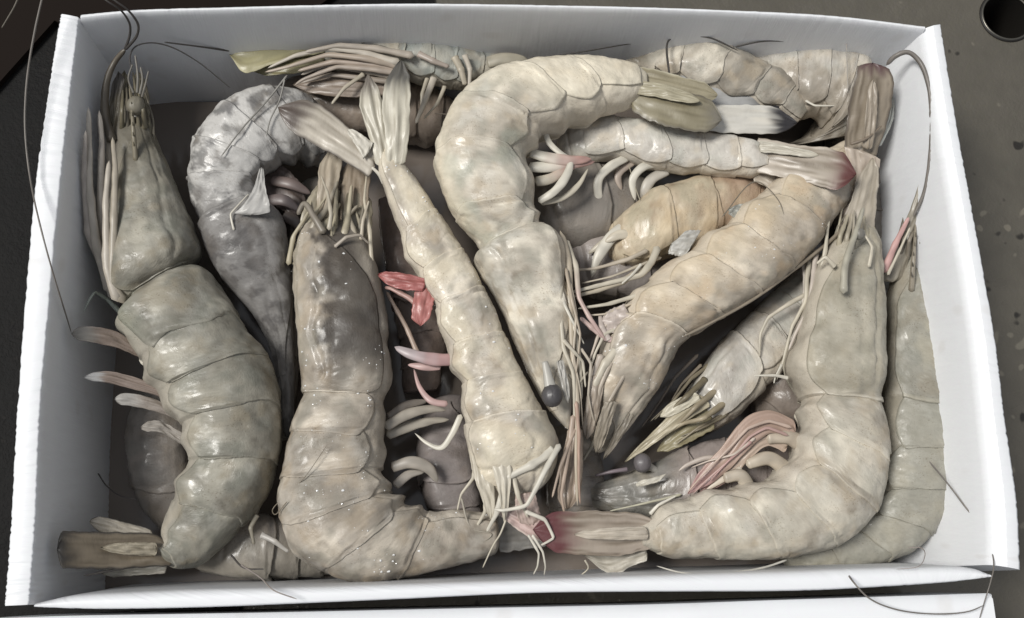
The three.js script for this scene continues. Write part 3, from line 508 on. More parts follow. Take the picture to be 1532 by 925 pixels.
new Shrimp('large pale shrimp arched over the top centre with an olive tail pointing right', {
  pal: 'beige', seg: [4.75, 5.8, 7.0, 8.2, 9.4, 10.5, 12.5], roll: -0.15, gain: 1.38, flare: 0.75, sd: 3.9, thick: 0.9,
  frost: 0.3, hue: [1.000, 0.996, 0.952], sec: [[842, 645, 858, 640, 46], [812, 604, 862, 590, 48], [776, 532, 864, 505, 51], [741, 452, 854, 432, 53], [708, 394, 846, 362, 54], [716, 374, 812, 330, 54], [672, 318, 806, 300, 56], [646, 240, 795, 240, 57], [668, 168, 812, 212, 58], [724, 114, 850, 193, 58], [800, 94, 890, 181, 58], [870, 87, 930, 168, 58], [935, 92, 950, 160, 58], [968, 108, 968, 146, 58]],
  tint: (c, t, phi, n1) => mix3(mix3(c, [0.265, 0.285, 0.25], 0.5 * sm(0.0, 0.5, n1) * sm(3.5, 5.5, t) * sm(9.5, 7, t)), [0.58, 0.53, 0.44], 0.6 * Math.max(sm(8.0, 9.5, t), sm(0.45, 0.15, phi) * sm(5, 6, t))) })
  .blade([[944, 98, 940, 130, 58], [990, 106, 985, 142, 60], [1035, 118, 1030, 155, 61], [1075, 128, 1072, 158, 61]], { col: [0.26, 0.23, 0.155], edge: [0.44, 0.41, 0.31], ribs: 4 })
  .blade([[948, 122, 942, 164, 59], [990, 132, 975, 182, 62], [1035, 140, 1020, 194, 63], [1072, 152, 1068, 198, 63], [1082, 170, 1078, 190, 62]], { col: [0.215, 0.19, 0.125], tip: [0.17, 0.155, 0.125], tipFrom: 0.9, ribs: 5, edge: [0.13, 0.115, 0.085] })
  .blade([[950, 120, 946, 140, 62], [1000, 128, 995, 148, 65], [1050, 145, 1045, 158, 66]], { col: [0.34, 0.31, 0.22], ribs: 1 }, 'telson')
  .blade([[1010, 150, 1010, 186, 55], [1080, 156, 1078, 198, 55], [1140, 158, 1140, 200, 54], [1180, 166, 1180, 200, 53], [1194, 176, 1192, 192, 53]], { col: [0.54, 0.52, 0.47], tip: [0.022, 0.02, 0.022], tipFrom: 0.84, stripe: 0.25, ribs: 1, tipSoft: 0.12 })
  .blade([[1000, 115, 1000, 150, 49], [1060, 110, 1060, 158, 49], [1120, 112, 1120, 160, 49], [1170, 128, 1168, 165, 48], [1196, 148, 1192, 162, 47]], { col: [0.33, 0.33, 0.325], tip: [0.02, 0.018, 0.02], tipFrom: 0.74, stripe: 0.25, ribs: 1 })
  .swim([[792, 228, 56], [820, 236, 57], [850, 240, 57], [885, 238, 56]], 2.6, 2.4, { col: WH, col2: PK })
  .swim([[790, 250, 55], [818, 250, 56], [850, 246, 56], [890, 242, 54]], 2.8, 2.2, { col: WH, col2: PK })
  .swim([[800, 272, 55], [822, 268, 56], [850, 252, 56], [872, 240, 55]], 2.8, 1.6, { col: CB, col2: PK })
  .swim([[805, 302, 56], [830, 286, 58], [848, 262, 58], [856, 236, 57]], 1.9, 1.9, { col: WH })
  .swim([[808, 304, 54], [842, 296, 54], [866, 276, 54], [880, 252, 53]], 1.6, 0.9, { col: CB })
  .swim([[816, 198, 57], [822, 214, 57], [840, 230, 57], [858, 238, 56]], 1.6, 1.0, { col: WH })
  .leg([[838, 345, 58], [850, 385, 60], [853, 440, 60], [856, 520, 60], [864, 600, 58], [862, 690, 54], [864, 758, 50]], 1.7, 1.0, { col: [0.40, 0.345, 0.265] })
  .leg([[846, 358, 57], [862, 400, 59], [866, 445, 60], [884, 478, 60], [905, 508, 58]], 1.5, 1.2, { col: CB, col2: [0.43, 0.31, 0.28] })
  .leg([[832, 345, 60], [840, 400, 62], [838, 455, 62], [843, 520, 61], [858, 560, 60], [860, 640, 56]], 1.4, 0.9, { col: CB })
  .leg([[842, 450, 62], [856, 480, 62], [874, 515, 60]], 0.9, 0.4, { col: WH })
  .leg([[850, 440, 60], [860, 495, 60], [868, 545, 58], [870, 600, 56]], 1.4, 0.9, { col: CB })
  .leg([[842, 508, 62], [860, 528, 62], [872, 542, 60], [876, 580, 58]], 1.0, 0.5, { col: CB })
  .leg([[862, 600, 59], [866, 650, 57], [866, 720, 53], [868, 755, 50]], 1.0, 0.6, { col: [0.36, 0.25, 0.19] })
  .leg([[858, 620, 57], [850, 680, 55], [840, 740, 52], [845, 770, 50]], 1.4, 0.8, { col: [0.36, 0.28, 0.22] })
  .leg([[852, 420, 62], [862, 470, 62], [858, 530, 61], [868, 585, 58], [872, 640, 54]], 0.8, 0.4, { col: [0.41, 0.355, 0.28] })
  .leg([[846, 400, 62], [856, 450, 63], [868, 500, 62], [862, 560, 60]], 0.9, 0.4, { col: [0.36, 0.30, 0.23] })
  .leg([[868, 520, 60], [884, 545, 59], [880, 590, 56], [888, 630, 52]], 0.8, 0.35, { col: [0.43, 0.38, 0.31] })
  .leg([[860, 640, 56], [838, 700, 56], [826, 745, 54]], 1.2, 0.6, { col: [0.36, 0.28, 0.22] })
  .leg([[850, 560, 58], [866, 572, 58], [880, 556, 56]], 0.9, 0.5, { col: CB })
  .blade([[872, 640, 850, 640, 50], [872, 700, 838, 705, 49], [866, 760, 832, 765, 48]], { col: [0.30, 0.235, 0.18], ribs: 4 }, 'antennal_scale')
  .eye(826, 592, 62, 3.9, [0.06, 0.056, 0.058], [815, 540, 63])
  .blade([[832, 540, 842, 538, 62], [836, 560, 847, 556, 62], [842, 585, 852, 582, 61], [848, 604, 852, 603, 60]], { col: [0.36, 0.345, 0.315], ribs: 1 }, 'antennule');

new Shrimp('yellowish shrimp lying diagonally right of centre, its brown tail raised in the upper right corner', {
  pal: 'beige', seg: [3.4, 4.5, 5.6, 6.7, 7.8, 8.9, 11.2], roll: -0.15, gain: 1.15, flare: 0.8, sd: 6.1, thick: 0.9,
  hue: [1.032, 0.992, 0.928], sec: [[908, 680, 882, 676, 36], [945, 640, 876, 628, 41], [988, 582, 884, 560, 46], [1014, 524, 904, 490, 49], [1052, 497, 942, 437, 51], [1102, 467, 988, 397, 52], [1152, 437, 1040, 360, 53], [1194, 402, 1090, 322, 53], [1238, 352, 1136, 284, 50], [1272, 300, 1192, 240, 45], [1308, 243, 1250, 215, 44], [1314, 212, 1272, 198, 47]],
  tint: (c, t, phi, n1) => mix3(mix3(c, [0.53, 0.46, 0.35], 0.6 * sm(2.5, 4.5, t) * sm(0.35, 0.7, phi + 0.2 * n1)), [0.44, 0.34, 0.24], 0.4 * sm(3, 5, t) * sm(0.1, 0.5, n1)) })
  .blade([[1310, 238, 1262, 226, 52], [1330, 175, 1268, 172, 59], [1337, 130, 1276, 128, 64], [1330, 102, 1284, 98, 66], [1322, 96, 1290, 93, 66]], { col: [0.25, 0.21, 0.16], tip: [0.085, 0.045, 0.045], tipFrom: 0.93, ribs: 6, stripe: 1, edge: [0.1, 0.08, 0.06], tipR: 0.05, tipSoft: 0.1 })
  .blade([[1305, 225, 1290, 222, 57], [1312, 175, 1294, 174, 63], [1314, 120, 1300, 118, 67]], { col: [0.3, 0.255, 0.2], ribs: 1, stripe: 0.8 }, 'telson')
  .blade([[1318, 220, 1300, 215, 53], [1336, 180, 1318, 190, 52], [1340, 140, 1328, 150, 50]], { col: [0.48, 0.49, 0.45] })
  .blade([[1318, 235, 1262, 215, 55], [1312, 265, 1268, 250, 52], [1296, 300, 1262, 290, 49], [1270, 345, 1250, 340, 46]], { col: [0.40, 0.34, 0.28], ribs: 3 })
  .limb('tail_spine', [[1272, 216, 58], [1295, 208, 60], [1320, 188, 60]], 0.7, 0.4, { col: BR })
  .leg([[985, 368, 54], [975, 392, 55], [958, 412, 56], [905, 425, 56], [852, 438, 56]], 2.0, 0.9, { col: CB })
  .leg([[962, 402, 54], [930, 422, 55], [890, 436, 55], [856, 444, 55]], 1.9, 1.0, { col: [0.40, 0.35, 0.27] })
  .leg([[1005, 418, 57], [960, 440, 58], [910, 455, 58], [864, 462, 57]], 1.7, 0.8, { col: CB })
  .leg([[990, 385, 52], [955, 398, 54], [915, 414, 55], [870, 424, 54]], 0.9, 0.5, { col: [0.42, 0.37, 0.29] })
  .leg([[1000, 430, 57], [950, 452, 58], [905, 470, 58], [876, 472, 57]], 1.0, 0.5, { col: [0.43, 0.37, 0.29] })
  .leg([[940, 470, 58], [915, 478, 58], [896, 500, 57], [882, 540, 55]], 1.2, 0.6, { col: [0.40, 0.34, 0.28] })
  .leg([[930, 490, 58], [905, 500, 58], [890, 530, 56], [880, 565, 54]], 1.0, 0.5, { col: CB })
  .leg([[915, 540, 57], [898, 580, 55], [888, 640, 50]], 1.3, 0.7, { col: [0.36, 0.31, 0.25] })
  .leg([[935, 560, 57], [912, 600, 56], [896, 650, 50]], 1.1, 0.5, { col: [0.33, 0.285, 0.23] })
  .leg([[960, 395, 56], [945, 412, 57], [930, 425, 57]], 0.8, 0.6, { col: WH })
  .leg([[970, 374, 50], [940, 388, 50], [890, 402, 48], [850, 405, 47]], 1.4, 0.7, { col: [0.38, 0.33, 0.26] })
  .leg([[925, 512, 57], [905, 505, 57], [885, 490, 57], [868, 475, 57]], 1.9, 1.3, { col: [0.44, 0.33, 0.30] })
  .leg([[912, 510, 57], [900, 488, 58], [898, 470, 56]], 1.8, 1.2, { col: [0.43, 0.37, 0.33] })
  .leg([[925, 520, 57], [905, 545, 57], [890, 575, 55], [880, 600, 52]], 2.4, 1.6, { col: CB })
  .leg([[900, 530, 56], [885, 570, 55], [878, 620, 52]], 1.8, 1.0, { col: [0.38, 0.33, 0.28] })
  .blade([[935, 455, 950, 490, 58], [915, 462, 918, 498, 58], [898, 475, 900, 492, 57]], { col: [0.43, 0.37, 0.33], N: 30 }, 'leg')
  .blade([[1050, 345, 1025, 385, 57], [1030, 345, 1002, 380, 57], [1010, 360, 1000, 372, 56]], { col: [0.40, 0.39, 0.36], N: 30 }, 'swimmeret')
  .blade([[1130, 315, 1112, 335, 58], [1108, 305, 1092, 322, 58], [1092, 312, 1088, 318, 57]], { col: [0.27, 0.27, 0.24], N: 30 }, 'swimmeret')
  .whisker([[1290, 315, 52], [1240, 362, 54], [1190, 402, 56], [1130, 446, 58], [1070, 480, 60], [1020, 505, 60]], 0.85, { col: [0.22, 0.185, 0.14] })
  .whisker([[1080, 325, 62], [1130, 272, 60], [1165, 300, 66], [1176, 330, 66], [1188, 350, 64]], 0.25, { col: [0.15, 0.13, 0.1] })
  .blade([[905, 560, 885, 560, 56], [898, 610, 876, 605, 53], [885, 660, 870, 655, 47]], { col: [0.30, 0.25, 0.2], ribs: 3 }, 'antennal_scale')
  .blade([[925, 600, 905, 600, 57], [912, 640, 892, 640, 52], [898, 680, 886, 676, 45]], { col: [0.27, 0.235, 0.185], ribs: 3 }, 'antennal_scale')
  .blade([[950, 620, 935, 615, 50], [930, 655, 918, 650, 46], [905, 690, 900, 686, 40]], { col: [0.2, 0.175, 0.14], ribs: 2 }, 'antennal_scale')
  .leg([[905, 640, 45], [890, 660, 45], [872, 690, 40]], 1.4, 0.7, { col: [0.33, 0.30, 0.24] });

new Shrimp('cream yellow shrimp half hidden behind the diagonal shrimp, cracked end to the left', {
  pal: 'yellow', seg: [0.9, 2.2, 3.2, 4.2, 5.0, 6.2], roll: 0.2, gain: 1.1, flare: 0.5, sd: 8.8, headPoint: 0.2,
  hue: [1.024, 0.992, 0.944], sec: [[915, 335, 912, 395, 34], [938, 314, 940, 405, 38], [978, 282, 990, 395, 40], [1042, 266, 1052, 375, 40], [1112, 262, 1112, 340, 38], [1172, 268, 1172, 315, 35], [1215, 290, 1205, 330, 30]],
  tint: (c, t, phi, n1) => mix3(c, [0.30, 0.21, 0.16], 0.75 * sm(2.8, 4.0, t + n1 * 0.8)) })
  .swim([[940, 335, 44], [915, 355, 45], [895, 385, 44], [885, 415, 42]], 3.0, 2.0, { col: WH })
  .swim([[945, 350, 46], [925, 352, 47], [905, 362, 46]], 2.6, 1.6, { col: [0.5, 0.45, 0.36] })
  .swim([[925, 345, 41], [900, 365, 40], [880, 380, 38]], 2.0, 1.2, { col: CB })
  .leg([[1085, 318, 46], [1060, 322, 47], [1035, 328, 46]], 2.2, 1.4, { col: [0.36, 0.22, 0.18] })
  .leg([[1095, 330, 45], [1055, 340, 46], [1030, 345, 45]], 1.8, 1.2, { col: [0.40, 0.23, 0.2] });

new Shrimp('white shrimp below the olive tail, its own tail red at the tip and pointing right', {
  pal: 'white', seg: [1.2, 2.1, 3.1, 4.0, 4.9, 6.6], roll: 0.1, gain: 1.15, flare: 0.6, sd: 9.6, rough: 0.8, headPoint: 0.2,
  sec: [[835, 195, 835, 250, 34], [866, 178, 872, 252, 39], [912, 172, 922, 242, 43], [976, 183, 990, 260, 46], [1040, 196, 1050, 264, 48], [1102, 204, 1106, 270, 50], [1135, 212, 1132, 266, 52], [1162, 225, 1160, 256, 54]] })
  .blade([[1130, 206, 1128, 258, 54], [1185, 215, 1180, 268, 59], [1240, 222, 1230, 280, 63], [1272, 232, 1262, 286, 65], [1284, 248, 1278, 275, 65]], { col: [0.37, 0.325, 0.27], tip: [0.10, 0.034, 0.03], tipFrom: 0.84, ribs: 5, stripe: 0.9 })
  .blade([[1130, 235, 1125, 270, 50], [1180, 252, 1172, 290, 51], [1230, 270, 1222, 300, 50]], { col: [0.36, 0.315, 0.255], ribs: 4 })
  .blade([[1135, 210, 1135, 228, 58], [1180, 218, 1180, 232, 61], [1225, 228, 1224, 238, 63]], { col: [0.46, 0.43, 0.36], ribs: 1 }, 'telson')
  .swim([[940, 235, 44], [912, 250, 46], [896, 268, 45], [895, 290, 43], [905, 325, 38]], 2.2, 1.8, { col: WH })
  .swim([[985, 245, 46], [962, 250, 48], [947, 268, 47], [950, 300, 44]], 2.0, 1.6, { col: WH })
  .swim([[1000, 255, 44], [975, 268, 44], [965, 285, 43], [962, 300, 41]], 2.4, 2.4, { col: [0.40, 0.37, 0.32] })
  .swim([[950, 240, 42], [925, 262, 42], [930, 285, 40]], 2.0, 1.5, { col: [0.36, 0.30, 0.25] })
  .whisker([[940, 245, 45], [958, 300, 47], [980, 340, 48], [990, 365, 48]], 0.2, { col: [0.3, 0.27, 0.2] });

// --- along the back wall
new Shrimp('shrimp against the back wall right of centre, narrow dark end to the left', {
  pal: 'beige', seg: [1.5, 2.3, 3.4, 4.4, 5.2, 6.2], roll: 0.1, flare: 0.5, gain: 1.1, sd: 12.1,
  hue: [1.000, 0.996, 0.960], sec: [[915, 84, 922, 94, 38], [962, 68, 960, 110, 40], [1004, 56, 1000, 125, 43], [1060, 59, 1045, 145, 45], [1122, 84, 1092, 158, 45], [1178, 112, 1142, 172, 44], [1214, 152, 1188, 192, 40]],
  tint: (c, t) => mix3(c, [0.17, 0.15, 0.12], 0.8 * sm(1.6, 0.8, t)) })
  .whisker([[1002, 120, 60], [1001, 60, 56], [1020, 54, 58], [1060, 56, 59], [1105, 76, 58]], 0.5)
  .whisker([[990, 62, 50], [1012, 34, 60], [1020, 33, 62], [1021, 52, 58]], 0.2)
  .leg([[1205, 150, 50], [1220, 158, 51], [1265, 158, 51]], 0.7, 0.3, { col: WH })
  .leg([[1210, 140, 46], [1225, 145, 46], [1222, 160, 45]], 0.9, 0.4, { col: WH })
  .whisker([[830, 84, 50], [880, 76, 52], [940, 66, 52], [1000, 58, 54]], 0.3);
new Shrimp('pale grey shrimp in the back right corner behind a raised brown tail', {
  pal: 'white', seg: [1.0, 1.8, 2.6, 3.4, 4.2, 5.2], roll: 0.2, flare: 0.5, sd: 14.2, headPoint: 0.2, rough: 1.2, frost: 0.3,
  sec: [[1085, 72, 1090, 130, 36], [1140, 66, 1145, 150, 38], [1195, 62, 1190, 170, 40], [1255, 68, 1235, 185, 41], [1290, 100, 1225, 205, 40], [1285, 165, 1195, 215, 36], [1265, 205, 1150, 225, 32]],
  tint: (c, t, phi, n1, n2) => mix3(c, [0.26, 0.225, 0.18], 0.75 * sm(0.3, 0.6, phi + 0.2 * n2)) })
  .whisker([[1100, 70, 55], [1140, 62, 58], [1190, 62, 58]], 0.4)
  .whisker([[1266, 40, 60], [1267, 80, 60], [1269, 140, 58]], 0.25, { col: [0.3, 0.28, 0.25] });
new Shrimp('shrimp against the back wall at top left with yellow-green head plate and bluish back', {
  pal: 'blue', seg: [2.1, 2.9, 3.7, 4.4, 5.2, 6.2], roll: 0.2, flare: 0.5, sd: 15.9,
  sec: [[466, 52, 468, 96, 40], [520, 39, 520, 112, 41], [592, 37, 592, 118, 41], [652, 50, 650, 130, 41], [696, 70, 690, 136, 40], [762, 80, 756, 116, 38], [825, 84, 824, 100, 34]],
  tint: (c, t, phi, n1) => mix3(c, [0.32, 0.345, 0.33], 0.5 * sm(2.0, 2.8, t + n1 * 0.3) * sm(4.4, 3.8, t)) })
  .blade([[490, 45, 490, 78, 46], [440, 42, 430, 90, 47], [385, 52, 370, 108, 47], [350, 66, 345, 92, 46], [340, 72, 340, 80, 45]], { col: [0.30, 0.275, 0.155], edge: [0.42, 0.39, 0.25], ribs: 4 }, 'antennal_scale')
  .blade([[480, 78, 490, 100, 45], [420, 88, 425, 112, 44], [370, 96, 378, 112, 42]], { col: [0.200, 0.180, 0.100], ribs: 3 }, 'antennal_scale')
  .leg([[600, 95, 52], [540, 78, 53], [490, 72, 53], [440, 84, 52], [400, 102, 50]], 2.2, 1.0, { col: [0.42, 0.38, 0.32] })
  .leg([[600, 100, 51], [550, 88, 53], [490, 82, 52], [430, 100, 50], [396, 108, 48]], 2.0, 1.0, { col: [0.336, 0.280, 0.224] })
  .leg([[610, 106, 50], [560, 96, 51], [500, 92, 50], [445, 106, 48]], 2.4, 1.4, { col: [0.304, 0.248, 0.200] })
  .leg([[600, 116, 48], [545, 106, 48], [485, 98, 48], [450, 112, 46]], 2.2, 1.2, { col: [0.328, 0.288, 0.240] })
  .leg([[620, 84, 53], [560, 72, 54], [505, 68, 54], [455, 78, 53]], 2.2, 1.2, { col: [0.336, 0.296, 0.248] })
  .leg([[610, 112, 50], [560, 104, 51], [505, 100, 50], [455, 118, 48], [440, 128, 46]], 2.0, 1.0, { col: [0.304, 0.256, 0.212] })
  .leg([[600, 124, 47], [550, 118, 47], [495, 112, 46], [450, 124, 44]], 2.0, 1.0, { col: [0.264, 0.224, 0.184] })
  .blade([[600, 112, 596, 140, 44], [540, 106, 530, 146, 44], [480, 110, 470, 140, 42], [440, 122, 436, 132, 40]], { col: [0.216, 0.172, 0.136], ribs: 4, stripe: 0.8 }, 'antennal_scale')
  .leg([[545, 110, 49], [515, 132, 50], [496, 156, 49]], 1.3, 0.9, { col: [0.37, 0.33, 0.26] })
  .leg([[625, 80, 52], [650, 92, 53], [672, 100, 52]], 2.0, 1.6, { col: [0.320, 0.272, 0.232] })
  .leg([[680, 85, 50], [690, 105, 51], [696, 128, 49]], 2.2, 1.6, { col: [0.37, 0.33, 0.26] })
  .leg([[695, 82, 50], [703, 104, 51], [702, 130, 49]], 1.6, 1.2, { col: [0.42, 0.38, 0.32] })
  .leg([[650, 115, 46], [638, 145, 47], [622, 185, 46]], 2.0, 1.2, { col: [0.42, 0.38, 0.32] })
  .leg([[666, 128, 46], [654, 155, 46], [634, 178, 45]], 1.2, 0.7, { col: [0.37, 0.33, 0.26] })
  .leg([[640, 116, 44], [632, 140, 44], [630, 170, 43]], 1.4, 0.8, { col: [0.37, 0.33, 0.26] })
  .swim([[728, 94, 48], [755, 88, 49], [790, 90, 48]], 3.4, 2.6, { col: [0.288, 0.264, 0.208] })
  .whisker([[344, 76, 48], [300, 70, 54], [245, 63, 60]], 0.45)
  .whisker([[540, 64, 52], [580, 72, 53], [620, 95, 52]], 0.4)
  .whisker([[650, 170, 50], [700, 170, 62], [740, 150, 68], [770, 108, 68], [800, 88, 66]], 0.25, { col: [0.096, 0.080, 0.064] });

// --- right column
new Shrimp('large grey-beige shrimp near the right side, its red-tipped tail pointing left along the front', {
  pal: 'beige', seg: [5.05, 6.2, 7.2, 8.2, 9.2, 10.3, 12.2], roll: -0.12, gain: 1.12, flare: 0.6, sd: 17.3, thick: 0.88,
  frost: 0.3, hue: [1.0, 0.99, 0.94], sec: [[1296, 325, 1262, 325, 47], [1314, 355, 1236, 365, 48], [1320, 402, 1208, 410, 49], [1321, 480, 1188, 490, 50], [1321, 560, 1173, 545, 50], [1314, 598, 1192, 594, 49], [1329, 670, 1193, 625, 50], [1317, 752, 1182, 670, 50], [1272, 810, 1150, 708, 50], [1196, 836, 1095, 722, 49], [1110, 841, 1040, 733, 48], [1032, 841, 992, 750, 48], [990, 834, 972, 768, 49], [958, 822, 955, 782, 51]],
  tint: (c, t, phi, n1) => mix3(mix3(c, [0.27, 0.255, 0.21], 0.6 * sm(5.3, 4.8, t)), [0.53, 0.505, 0.45], 0.45 * sm(4.9, 5.6, t) * sm(-0.3, 0.2, n1)) })
  .blade([[995, 812, 992, 785, 51], [965, 824, 960, 770, 51], [920, 832, 915, 765, 53], [860, 830, 855, 765, 55], [815, 822, 812, 768, 56], [797, 805, 797, 780, 56]], { col: [0.33, 0.28, 0.23], tip: [0.10, 0.028, 0.03], tipFrom: 0.76, ribs: 5, stripe: 0.9 })
  .blade([[970, 838, 966, 812, 47], [945, 848, 930, 820, 46], [915, 860, 900, 825, 45], [880, 838, 866, 824, 45]], { col: [0.43, 0.40, 0.34], edge: [0.56, 0.53, 0.47], ribs: 2 })
  .blade([[972, 808, 968, 788, 55], [915, 808, 912, 790, 58], [860, 805, 858, 795, 59]], { col: [0.45, 0.40, 0.33], ribs: 1 }, 'telson')
  .blade([[830, 815, 835, 775, 51], [800, 808, 805, 772, 52], [770, 790, 785, 765, 52], [738, 762, 745, 756, 52]], { col: [0.45, 0.33, 0.30], edge: [0.5, 0.42, 0.37], tip: [0.46, 0.36, 0.33], ribs: 3 })
  .blade([[1308, 352, 1255, 352, 52], [1312, 300, 1270, 310, 54], [1316, 260, 1284, 268, 56], [1312, 235, 1298, 238, 56]], { col: [0.35, 0.31, 0.25], ribs: 4 }, 'antennal_scale')
  .limb('rostrum', [[1262, 440, 68], [1265, 395, 68], [1280, 350, 66], [1292, 310, 62]], 1.6, 0.8, { col: [0.33, 0.31, 0.25] })
  .head(1278, 355, 44, 0.1, -1, 70, 80, { col: [0.34, 0.305, 0.24], scales: 0 })
  .leg([[1225, 420, 54], [1235, 375, 56], [1240, 330, 56], [1252, 300, 54]], 1.3, 0.6, { col: CB })
  .leg([[1250, 400, 63], [1235, 385, 64], [1222, 395, 62]], 1.3, 0.8, { col: CB })
  .leg([[1300, 400, 64], [1305, 370, 65], [1290, 345, 64]], 1.0, 0.6, { col: CB })
  .eye(1285, 350, 65, 2.2, [0.16, 0.15, 0.13])
  .leg([[1215, 370, 50], [1207, 420, 52], [1206, 450, 52], [1185, 490, 51], [1172, 540, 50], [1162, 570, 49]], 1.5, 0.6, { col: CB })
  .leg([[1222, 372, 52], [1216, 420, 54], [1210, 460, 54], [1190, 500, 52], [1180, 525, 51]], 1.5, 0.9, { col: [0.42, 0.37, 0.32] })
  .leg([[1208, 440, 50], [1180, 455, 50], [1150, 475, 48], [1138, 500, 46], [1136, 535, 44]], 1.3, 0.6, { col: CB })
  .leg([[1200, 380, 48], [1205, 420, 50], [1200, 470, 50], [1178, 510, 49]], 1.3, 0.8, { col: [0.45, 0.41, 0.36] })
  .leg([[1180, 566, 53], [1160, 562, 54], [1128, 562, 54]], 1.0, 0.45, { col: WH })
  .leg([[1170, 545, 52], [1160, 565, 53], [1158, 574, 53]], 0.7, 0.4, { col: WH })
  .blade([[1192, 632, 1188, 668, 52], [1152, 614, 1160, 648, 55], [1114, 626, 1132, 662, 56], [1080, 668, 1100, 694, 54], [1048, 704, 1070, 720, 51], [1022, 738, 1036, 742, 48]], { col: [0.38, 0.275, 0.22], tip: [0.33, 0.2, 0.185], tipFrom: 0.8, ribs: 3, thick: 1.3, stripe: 0.3 }, 'swimmeret')
  .blade([[1180, 655, 1176, 680, 51], [1150, 642, 1150, 668, 53], [1120, 655, 1124, 685, 53], [1088, 690, 1100, 712, 51], [1060, 716, 1076, 728, 49], [1040, 738, 1052, 742, 47]], { col: [0.42, 0.33, 0.26], tip: [0.34, 0.215, 0.195], tipFrom: 0.8, ribs: 2, thick: 1.3, stripe: 0.3 }, 'swimmeret')
  .limb('swimmeret', [[1204, 668, 50], [1178, 654, 53], [1146, 656, 54]], 3.6, 2.2, { col: [0.40, 0.345, 0.275], flatten: 0.7 })
  .limb('swimmeret', [[1180, 706, 50], [1150, 686, 53], [1116, 696, 53]], 3.4, 2.0, { col: [0.42, 0.365, 0.29], flatten: 0.7 })
  .limb('swimmeret', [[1122, 738, 49], [1108, 712, 52], [1082, 716, 52]], 3.2, 2.0, { col: [0.41, 0.36, 0.29], flatten: 0.7 })
  .swim([[1110, 700, 52], [1085, 715, 51], [1055, 735, 49]], 1.6, 0.8, { col: [0.48, 0.42, 0.34] })
  .leg([[1185, 640, 56], [1150, 630, 58], [1118, 642, 59], [1086, 676, 57], [1050, 712, 54], [1028, 738, 50]], 0.9, 0.4, { col: [0.44, 0.34, 0.28] })
  .leg([[1180, 652, 56], [1148, 640, 58], [1122, 654, 58], [1092, 688, 56], [1058, 718, 53], [1036, 740, 50]], 0.8, 0.4, { col: [0.40, 0.27, 0.24] })
  .leg([[1130, 655, 58], [1098, 680, 57], [1060, 690, 54], [1034, 700, 50]], 0.7, 0.35, { col: [0.45, 0.38, 0.32] })
  .leg([[1125, 660, 58], [1090, 690, 56], [1062, 720, 53]], 0.7, 0.3, { col: [0.36, 0.22, 0.2] })
  .swim([[1090, 690, 48], [1060, 685, 47], [1030, 695, 45], [1015, 705, 44]], 1.2, 0.8, { col: [0.42, 0.36, 0.31] })
  .leg([[972, 770, 50], [985, 756, 51], [1012, 742, 50]], 0.9, 0.5, { col: [0.56, 0.53, 0.46] })
  .whisker([[1178, 838, 60], [1140, 850, 62], [1080, 858, 66], [1020, 857, 68], [982, 847, 64]], 0.42, { col: [0.45, 0.43, 0.38] })
  .whisker([[875, 838, 55], [880, 850, 54], [868, 862, 52]], 0.35, { col: CB });
